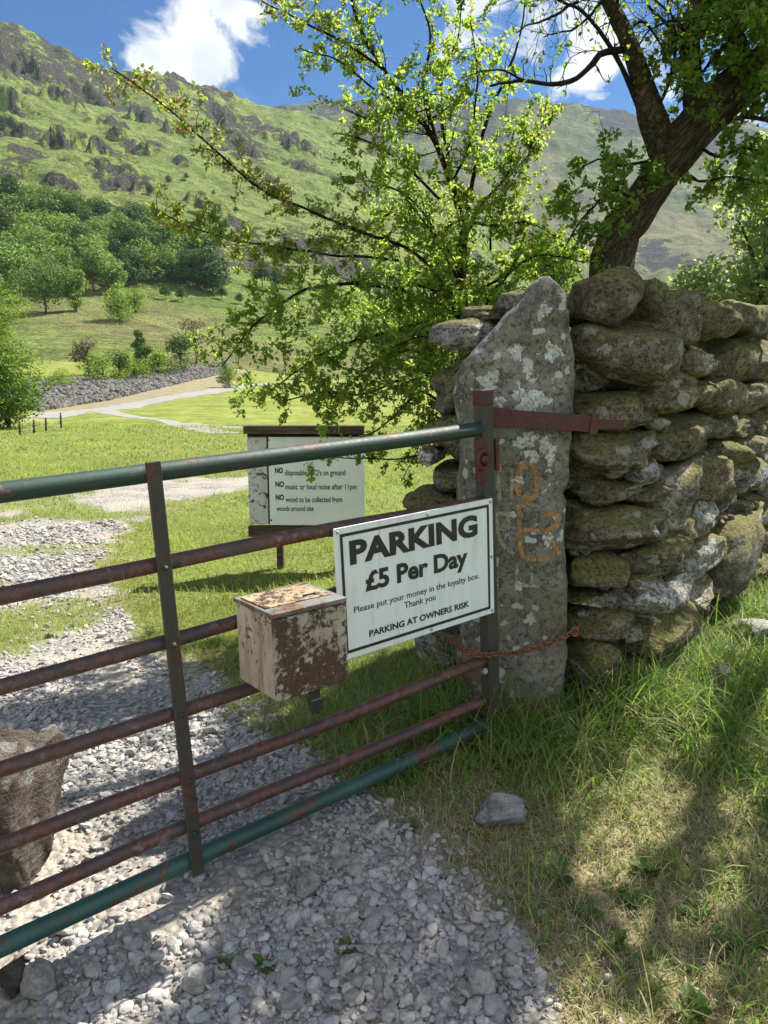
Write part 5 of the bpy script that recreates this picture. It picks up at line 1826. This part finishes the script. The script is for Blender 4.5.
def make_tree(name, seed, w, hgt, base_z, nl, nq, qs, mat, label, cat='tree', group=None, cone=0., trunk_r=None, flat=.8, bark_='bark'):
    o = empty(name, (0, 0, 0), label, cat, group)
    mb, C = crown_mesh(seed, w, hgt, base_z, nl, nq, qs, cone, flat=flat)
    tr = trunk_r or hgt * .025
    wm_ = MB()
    tube(wm_, catmull(np.array([[0, 0, -.5], [.02 * w, 0, base_z * .6], [0, .02 * w, hgt * .45], [.03 * w, 0, hgt * .75]]), 6), np.linspace(tr, tr * .25, 19), 7, rough=.1, rscale=1.5)
    r = np.random.default_rng(seed + 1)
    for c in C[r.permutation(len(C))[:min(12, len(C))]]:
        z0 = max(base_z * .7, c[2] * .55)
        tube(wm_, catmull(np.array([[0, 0, z0], [c[0] * .5, c[1] * .5, (z0 + c[2]) / 2 + .03 * hgt], c]), 4), np.linspace(tr * .45, tr * .1, 9), 5)
    wm_.build('trunk', M[bark_], o)
    mb.build('crown', M[mat], o, smooth=False)
    return o


def copy_tree(o):
    c = o.copy(); COL.objects.link(c)
    for ch in list(o.children):
        d = ch.copy(); COL.objects.link(d); d.parent = c
    return c


def place(o, px_, py_, hpx, h0, yaw, wf=1.0, lo=28.):
    x, y, r, z = find_r(px_, py_, lo)
    s = hpx / F * r * 1.02 / h0
    o.location = (x, y, z - .02 * s)
    o.rotation_euler = (0, 0, yaw)
    o.scale = (s * wf, s * wf, s)
    return r


WG = 'trees of the wood on the left fellside'
WL_ = {'wood_leaf_olive': 'olive green broadleaf tree in the wood on the left fellside', 'wood_leaf_light': 'light green broadleaf tree in the wood on the left fellside', 'wood_leaf': 'mid green broadleaf tree in the wood on the left fellside', 'wood_leaf_dark': 'dark green broadleaf tree in the wood on the left fellside'}
protos = []
for k in range(6):
    mt = ('wood_leaf', 'wood_leaf_dark', 'wood_leaf_olive', 'wood_leaf_dark', 'wood_leaf_light', 'wood_leaf')[k]
    protos.append(make_tree('broadleaf_tree', 200 + k, 9.8, 10, 1.0, 13 + k, 3400, .40, mt, WL_[mt], 'tree', WG))
wr = np.random.default_rng(33)
spots = []
tries = 0
while len(spots) < 62 and tries < 6000:
    tries += 1
    x = wr.uniform(-25, 214)
    top = np.interp(x, [-25, 0, 60, 100, 150, 200, 215], [212, 214, 222, 230, 243, 265, 285])
    bot = np.interp(x, [-25, 0, 40, 100, 130, 170, 215], [312, 310, 300, 296, 288, 290, 298])
    y = wr.uniform(top, bot)
    if all(((x - a) / 14) ** 2 + ((y - b) / 9) ** 2 > 1 for a, b in spots): spots.append((x, y))
used = set()
for x, y in spots:
    k = int(wr.integers(6))
    if wr.random() < .25 + .5 * (y > 270): k = 1 if x > 120 else 4
    o = protos[k] if k not in used else copy_tree(protos[k])
    used.add(k)
    place(o, x, y, wr.uniform(27, 40), 10, wr.uniform(0, 6), wr.uniform(1.15, 1.5))
for k in range(6):
    if k not in used: place(protos[k], 20 + 30 * k, 270, 34, 10, 0)

SG = None
def single(name, px_, py_, hpx, wpx, mat, label, seed, cat='tree', nl=16, nq=2600, qs=.04, base=.15, cone=0., group=None, lo=28., flat=.8):
    """one tree or bush of unit height, scaled to its place"""
    o = make_tree(name, seed, wpx / hpx * 10, 10, base * 10, nl, nq, qs * 10, mat, label, cat, group, cone, flat=flat)
    place(o, px_, py_, hpx * (1.3 if cat == 'bush' else 1), 10, 0, 1.35 if cat == 'bush' else 1.12, lo)
    return o


single('oak_tree', 45, 314, 40, 54, 'wood_leaf', 'spreading round topped oak at the foot of the left wood', 301, base=.28, nq=3500)
single('broadleaf_tree', 76, 312, 36, 22, 'bright_leaf', 'narrow light green tree beside the spreading oak', 302, base=.1)
single('broadleaf_tree', 119, 322, 34, 36, 'bright_leaf', 'rounded light green tree alone on the meadow below the wood', 303, base=.06)
single('bush', 135, 312, 16, 18, 'bright_leaf', 'small bush beside the rounded meadow tree', 304, 'bush', base=.02)
single('bush', 88, 376, 26, 22, 'brown_leaf', 'brownish bare looking bush at the left end of the river bushes', 305, 'bush', base=.05, nq=1500)
BG = 'round green bushes lining the river bank'
for k, (x, y, hp, wp) in enumerate(((103, 383, 20, 24), (119, 382, 21, 18), (134, 381, 19, 20), (147, 378, 22, 15), (158, 376, 20, 18), (181, 373, 24, 24))):
    single('bush', x, y, hp, wp, 'bright_leaf' if k % 2 == 0 else 'wood_leaf', ['leftmost round bush of the row above the boulder bank', 'upright bush second in the row above the boulder bank', 'round bush third in the row above the boulder bank',
           'narrow bush just right of the slim dark tree on the river bank', 'round bush fifth in the row above the boulder bank', 'largest round bush near the bare pale tree on the river bank'][k], 310 + k, 'bush', base=.02, group=BG, nq=2200)
single('broadleaf_tree', 140, 366, 34, 18, 'wood_leaf', 'slim dark tree rising behind the row of river bushes', 320, base=.1, cone=.5)
single('thorn_tree', 196, 366, 42, 36, 'brown_leaf', 'bare pale thorn tree on the meadow by the river', 321, base=.35, nq=420, nl=12)
single('bush', 229, 388, 16, 15, 'bright_leaf', 'small green bush at the far end of the boulder bank', 322, 'bush', base=.02)
single('bush', 168, 375, 10, 22, 'wood_leaf', 'low bush between two round river bushes', 323, 'bush', base=.01)
single('bush', 62, 388, 12, 20, 'bright_leaf', 'low shrub on top of the boulder bank at its left end', 324, 'bush', base=.01)
single('birch_tree', -4, 436, 132, 78, 'bright_leaf', 'tall feathery light green tree at the left edge beside the fence', 330, base=.06, nl=34, nq=26000, qs=.0105, cone=.12)
single('bush', 8, 442, 52, 56, 'wood_leaf', 'dark low bush under the tall tree by the fence', 331, 'bush', base=.01, nq=5000, qs=.03)
# scrub on the fellside
SCG = 'scattered thorn bushes on the open fellside'
sc0 = None
for k, (x, y, hp) in enumerate(((12, 186, 9), (168, 186, 8), (186, 181, 6), (200, 214, 12), (226, 232, 10), (262, 288, 22), (276, 292, 20), (288, 290, 16), (300, 268, 9), (256, 262, 8), (150, 196, 8), (118, 190, 6), (222, 300, 12), (240, 305, 10),
                                (182, 302, 12), (165, 300, 12), (300, 300, 12), (318, 330, 14), (280, 250, 6), (320, 258, 7), (340, 290, 9), (360, 310, 10), (236, 214, 6), (214, 196, 5))):
    if sc0 is None:
        sc0 = make_tree('thorn_bush', 340, 11, 10, .6, 12, 1200, .7, 'wood_leaf_dark', 'small dark thorn bush on the open fellside', 'bush', SCG); o = sc0
    else: o = copy_tree(sc0)
    place(o, x, y, hp, 10, k * 1.3)
# trees beyond the wall and the hawthorn
single('broadleaf_tree', 756, 400, 214, 92, 'pale_leaf', 'tall light green tree beyond the wall at the right edge', 350, base=.3, nl=40, nq=6000, qs=.02)
single('broadleaf_tree', 694, 402, 128, 80, 'pale_leaf', 'low bright green tree over the wall right of the leaning trunk', 351, base=.1, nl=22, nq=3600, qs=.026)
single('broadleaf_tree', 826, 402, 150, 90, 'pale_leaf', 'wide tree beyond the wall past the right edge', 352, base=.1, nl=22, nq=3000, qs=.026)
single('broadleaf_tree', 545, 400, 150, 80, 'bright_leaf', 'light green tree seen through the gap left of the leaning trunk', 353, base=.1, nl=26, nq=7000, qs=.024)
single('broadleaf_tree', 500, 396, 105, 70, 'wood_leaf', 'mid green tree far behind the hawthorn stems', 354, base=.1, nl=22, nq=5000, qs=.03)
single('broadleaf_tree', 640, 400, 110, 90, 'pale_leaf', 'pale green tree just behind the foot of the leaning trunk', 355, base=.1, nl=24, nq=6000, qs=.028)
FG = 'far trees along the foot of the distant fell'
fp = None
for k, x in enumerate((392, 410, 428, 446, 462, 481, 500, 522, 541, 560, 577, 596, 614, 640, 668, 700, 728, 752)):
    if fp is None: fp = make_tree('broadleaf_tree', 360, 11, 10, .8, 16, 1800, .5, 'wood_leaf', 'far green tree in the line along the valley head', 'tree', FG); o = fp
    else: o = copy_tree(fp)
    place(o, x, 372 - (k * 7) % 13, 38 + (k * 11) % 24, 10, k * 2.1)

# ------------------------------------------------------------------ wire fence by the left tree
fps = [(34, 433, 12), (61, 428, 14), (46, 431, 12), (20, 438, 13)]
posts = []
for k, (x, y, hp) in enumerate(fps):
    X_, Y_, r_, z_ = find_r(x, y, 24.)
    hgt = hp / F * r_
    mb = MB(); tube(mb, [(X_, Y_, z_ - .1), (X_ + .01, Y_, z_ + hgt * .5), (X_ + .02, Y_, z_ + hgt)], [.032, .034, .03], 8, rough=.15)
    o = mb.build('fence_post', M['wood'], origin=(X_, Y_, z_))
    tag(o, ['thin fence post next to the tall feathery tree', 'thick wooden fence post at the open end of the wire', 'leaning fence post midway along the wire', 'fence post in the shade of the tall feathery tree'][k], 'fence post', 'posts of the wire fence')
    posts.append((x, X_ + .01, Y_, z_ + hgt))
posts.sort()
mb = MB()
for dz in (.06, .25, .42):
    tube(mb, np.array([(p[1], p[2], p[3] - dz) for p in posts]), .006, 5)
o = mb.build('fence_wire', M['bolt'], origin=posts[0][1:])
tag(o, 'three strands of wire strung between the fence posts', 'wire')

# ------------------------------------------------------------------ low weeds in the turf
wd = np.random.default_rng(8)
WGp = 'broad leaved weeds in the turf'
for k in range(14):
    px_, py_ = [(585, 905), (640, 895), (660, 940), (700, 905), (560, 870), (615, 880), (690, 985), (610, 930), (265, 940), (345, 930), (225, 938), (410, 835), (735, 930), (650, 865)][k]
    p = gnd(px_, py_, .16); p[2] = float(ground_z(p[0], p[1]))
    m_ = 9; th = wd.uniform(0, 2 * np.pi, m_); s_ = wd.uniform(.03, .06) * (1 if k not in (8, 9, 10) else .7)
    D = np.stack([np.cos(th), np.sin(th), wd.uniform(.1, .7, m_)], -1)
    mb = MB(); leaf_mesh(mb, np.tile(p, (m_, 1)), D, np.tile([0, 0, 1.], (m_, 1)), s_ * wd.uniform(.7, 1.3, m_), .55, .2)
    o = mb.build('weed', M['weed'], origin=p, smooth=False)
    tag(o, 'small green weed growing on the gravel' if k in (8, 9, 10) else 'small leafy weed growing in the dry turf', 'weed', 'weeds on the gravel' if k in (8, 9, 10) else WGp)

# ------------------------------------------------------------------ sky, sun, camera
w = bpy.data.worlds.new('World'); S.world = w; w.use_nodes = True
nt = w.node_tree; nt.nodes.clear()
out = nt.nodes.new('ShaderNodeOutputWorld'); bg = nt.nodes.new('ShaderNodeBackground')
sky = nt.nodes.new('ShaderNodeTexSky'); sky.sky_type = 'NISHITA'; sky.sun_disc = False
sky.sun_elevation = R(SUN_EL); sky.sun_rotation = R(SUN_AZ)
sky.air_density = 1.0; sky.dust_density = 0.0; sky.ozone_density = 6.0; sky.altitude = 2500
tc = nt.nodes.new('ShaderNodeTexCoord')


def N_(t_, **k):
    nd = nt.nodes.new(t_)
    for a, b in k.items():
        i = nd.inputs[a]
        if isinstance(b, bpy.types.NodeSocket): nt.links.new(b, i)
        else: i.default_value = b
    return nd


def Mt(op, a, b=0., clamp=False):
    nd = nt.nodes.new('ShaderNodeMath'); nd.operation = op; nd.use_clamp = clamp
    for i, v in enumerate((a, b)):
        if isinstance(v, bpy.types.NodeSocket): nt.links.new(v, nd.inputs[i])
        else: nd.inputs[i].default_value = v
    return nd.outputs[0]


nz = N_('ShaderNodeTexNoise', Vector=tc.outputs['Generated'], Scale=11.0, Detail=10.0, Roughness=.6, Distortion=.5).outputs['Fac']
wisp = N_('ShaderNodeTexNoise', Vector=tc.outputs['Generated'], Scale=4.0, Detail=8.0, Roughness=.65, Distortion=1.2).outputs['Fac']
cl_ = None
for px_, py_, rad, gain in ((205, 36, .056, 1.3), (226, 18, .042, 1.1), (158, 52, .036, 1.0), (186, 60, .04, 1.0), (540, 14, .07, 1.4), (500, -8, .07, 1.3), (585, 36, .05, 1.0), (1100, 0, .3, 1.0), (-600, 60, .2, .9)):
    d = ray(px_, py_); d /= np.linalg.norm(d)
    vd = nt.nodes.new('ShaderNodeVectorMath'); vd.operation = 'DISTANCE'
    nt.links.new(tc.outputs['Generated'], vd.inputs[0]); vd.inputs[1].default_value = tuple(d)
    e = Mt('MULTIPLY', Mt('SUBTRACT', 1.0, Mt('DIVIDE', vd.outputs['Value'], rad)), gain)
    cl_ = e if cl_ is None else Mt('MAXIMUM', cl_, e)
cl_ = Mt('MAXIMUM', cl_, -1.0)
dens = Mt('ADD', Mt('MULTIPLY', cl_, .5), Mt('MULTIPLY', Mt('SUBTRACT', nz, .5), 2.7))
def rmp(fac, stops):
    nd = nt.nodes.new('ShaderNodeValToRGB'); el = nd.color_ramp.elements
    for i, (p_, v_) in enumerate(stops):
        e_ = el[i] if i < 2 else el.new(p_)
        e_.position = p_; e_.color = (*([v_] * 3 if not isinstance(v_, tuple) else v_), 1)
    nt.links.new(fac, nd.inputs[0]); return nd.outputs[0]
cm = rmp(dens, [(.03, 0.), (.30, .97)])
wm2 = rmp(wisp, [(.60, 0.), (.80, .28)])
cm = Mt('MAXIMUM', cm, wm2)
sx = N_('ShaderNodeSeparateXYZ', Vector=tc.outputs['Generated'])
back = Mt('MULTIPLY', Mt('SUBTRACT', .05, sx.outputs[1]), 1.6, True)      # unseen cumulus added behind the camera, brightened to fill the shade
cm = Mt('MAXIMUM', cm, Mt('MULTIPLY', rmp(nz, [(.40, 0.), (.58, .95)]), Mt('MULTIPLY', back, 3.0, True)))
shade = rmp(N_('ShaderNodeTexNoise', Vector=tc.outputs['Generated'], Scale=16.0, Detail=6.0).outputs['Fac'], [(.3, (5.0, 5.4, 6.1)), (.65, (7.6, 7.7, 7.8))])
mx = nt.nodes.new('ShaderNodeMix'); mx.data_type = 'RGBA'
nt.links.new(cm, mx.inputs[0]); hs = N_('ShaderNodeHueSaturation', Color=sky.outputs[0], Saturation=1.28, Value=.88); nt.links.new(hs.outputs[0], mx.inputs[6]); nt.links.new(shade, mx.inputs[7])
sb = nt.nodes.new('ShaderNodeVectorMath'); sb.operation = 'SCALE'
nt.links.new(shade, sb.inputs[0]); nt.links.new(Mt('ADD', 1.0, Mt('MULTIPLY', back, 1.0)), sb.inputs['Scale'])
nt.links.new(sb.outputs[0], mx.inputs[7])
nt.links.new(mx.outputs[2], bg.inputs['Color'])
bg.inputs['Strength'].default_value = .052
nt.links.new(bg.outputs[0], out.inputs[0])

sl = bpy.data.lights.new('sun', 'SUN'); sl.energy = 5.0; sl.angle = R(.5); sl.color = (1.0, .95, .86)
so_ = bpy.data.objects.new('sun', sl); COL.objects.link(so_)
sd_ = Vector((math.sin(R(SUN_AZ)) * math.cos(R(SUN_EL)), math.cos(R(SUN_AZ)) * math.cos(R(SUN_EL)), math.sin(R(SUN_EL))))
so_.rotation_euler = sd_.to_track_quat('Z', 'Y').to_euler(); so_.location = sd_ * 50

# air : pale haze that lifts the far fell
HAZE = 0.00006
if HAZE > 0:
    mb = MB()
    x0, x1, y0, y1, z0, z1 = -2400, 2400, -1200, 2500, -30, 740
    box(mb, ((x0 + x1) / 2, (y0 + y1) / 2, (z0 + z1) / 2), np.eye(3), ((x1 - x0) / 2, (y1 - y0) / 2, (z1 - z0) / 2))
    hm = bpy.data.materials.new('haze_mat'); hm.use_nodes = True
    t_ = hm.node_tree; t_.nodes.clear()
    o_ = t_.nodes.new('ShaderNodeOutputMaterial'); v_ = t_.nodes.new('ShaderNodeVolumePrincipled')
    v_.inputs['Color'].default_value = (.66, .82, 1.0, 1); v_.inputs['Density'].default_value = HAZE; v_.inputs['Anisotropy'].default_value = .25
    t_.links.new(v_.outputs[0], o_.inputs['Volume'])
    hz_ = mb.build('haze', hm, smooth=False)
    tag(hz_, 'thin summer haze filling the valley air', 'haze', kind='stuff')

cam = bpy.data.cameras.new('camera'); co = bpy.data.objects.new('camera', cam); COL.objects.link(co)
co.location = (0, 0, 1.5); co.rotation_euler = (math.pi / 2 - PITCH, 0, 0)
cam.sensor_fit = 'VERTICAL'; cam.sensor_height = 24.0; cam.lens = 24.0 * F / 1024
cam.clip_start = .05; cam.clip_end = 6000
S.camera = co
S.view_settings.view_transform = 'Standard'; S.view_settings.look = 'None'
S.view_settings.exposure = 1.42; S.view_settings.gamma = 1.0
S.render.engine = 'CYCLES'
S.cycles.use_denoising = True
S.cycles.max_bounces = 8; S.cycles.transparent_max_bounces = 12; S.cycles.volume_bounces = 1
S.cycles.sample_clamp_indirect = 8
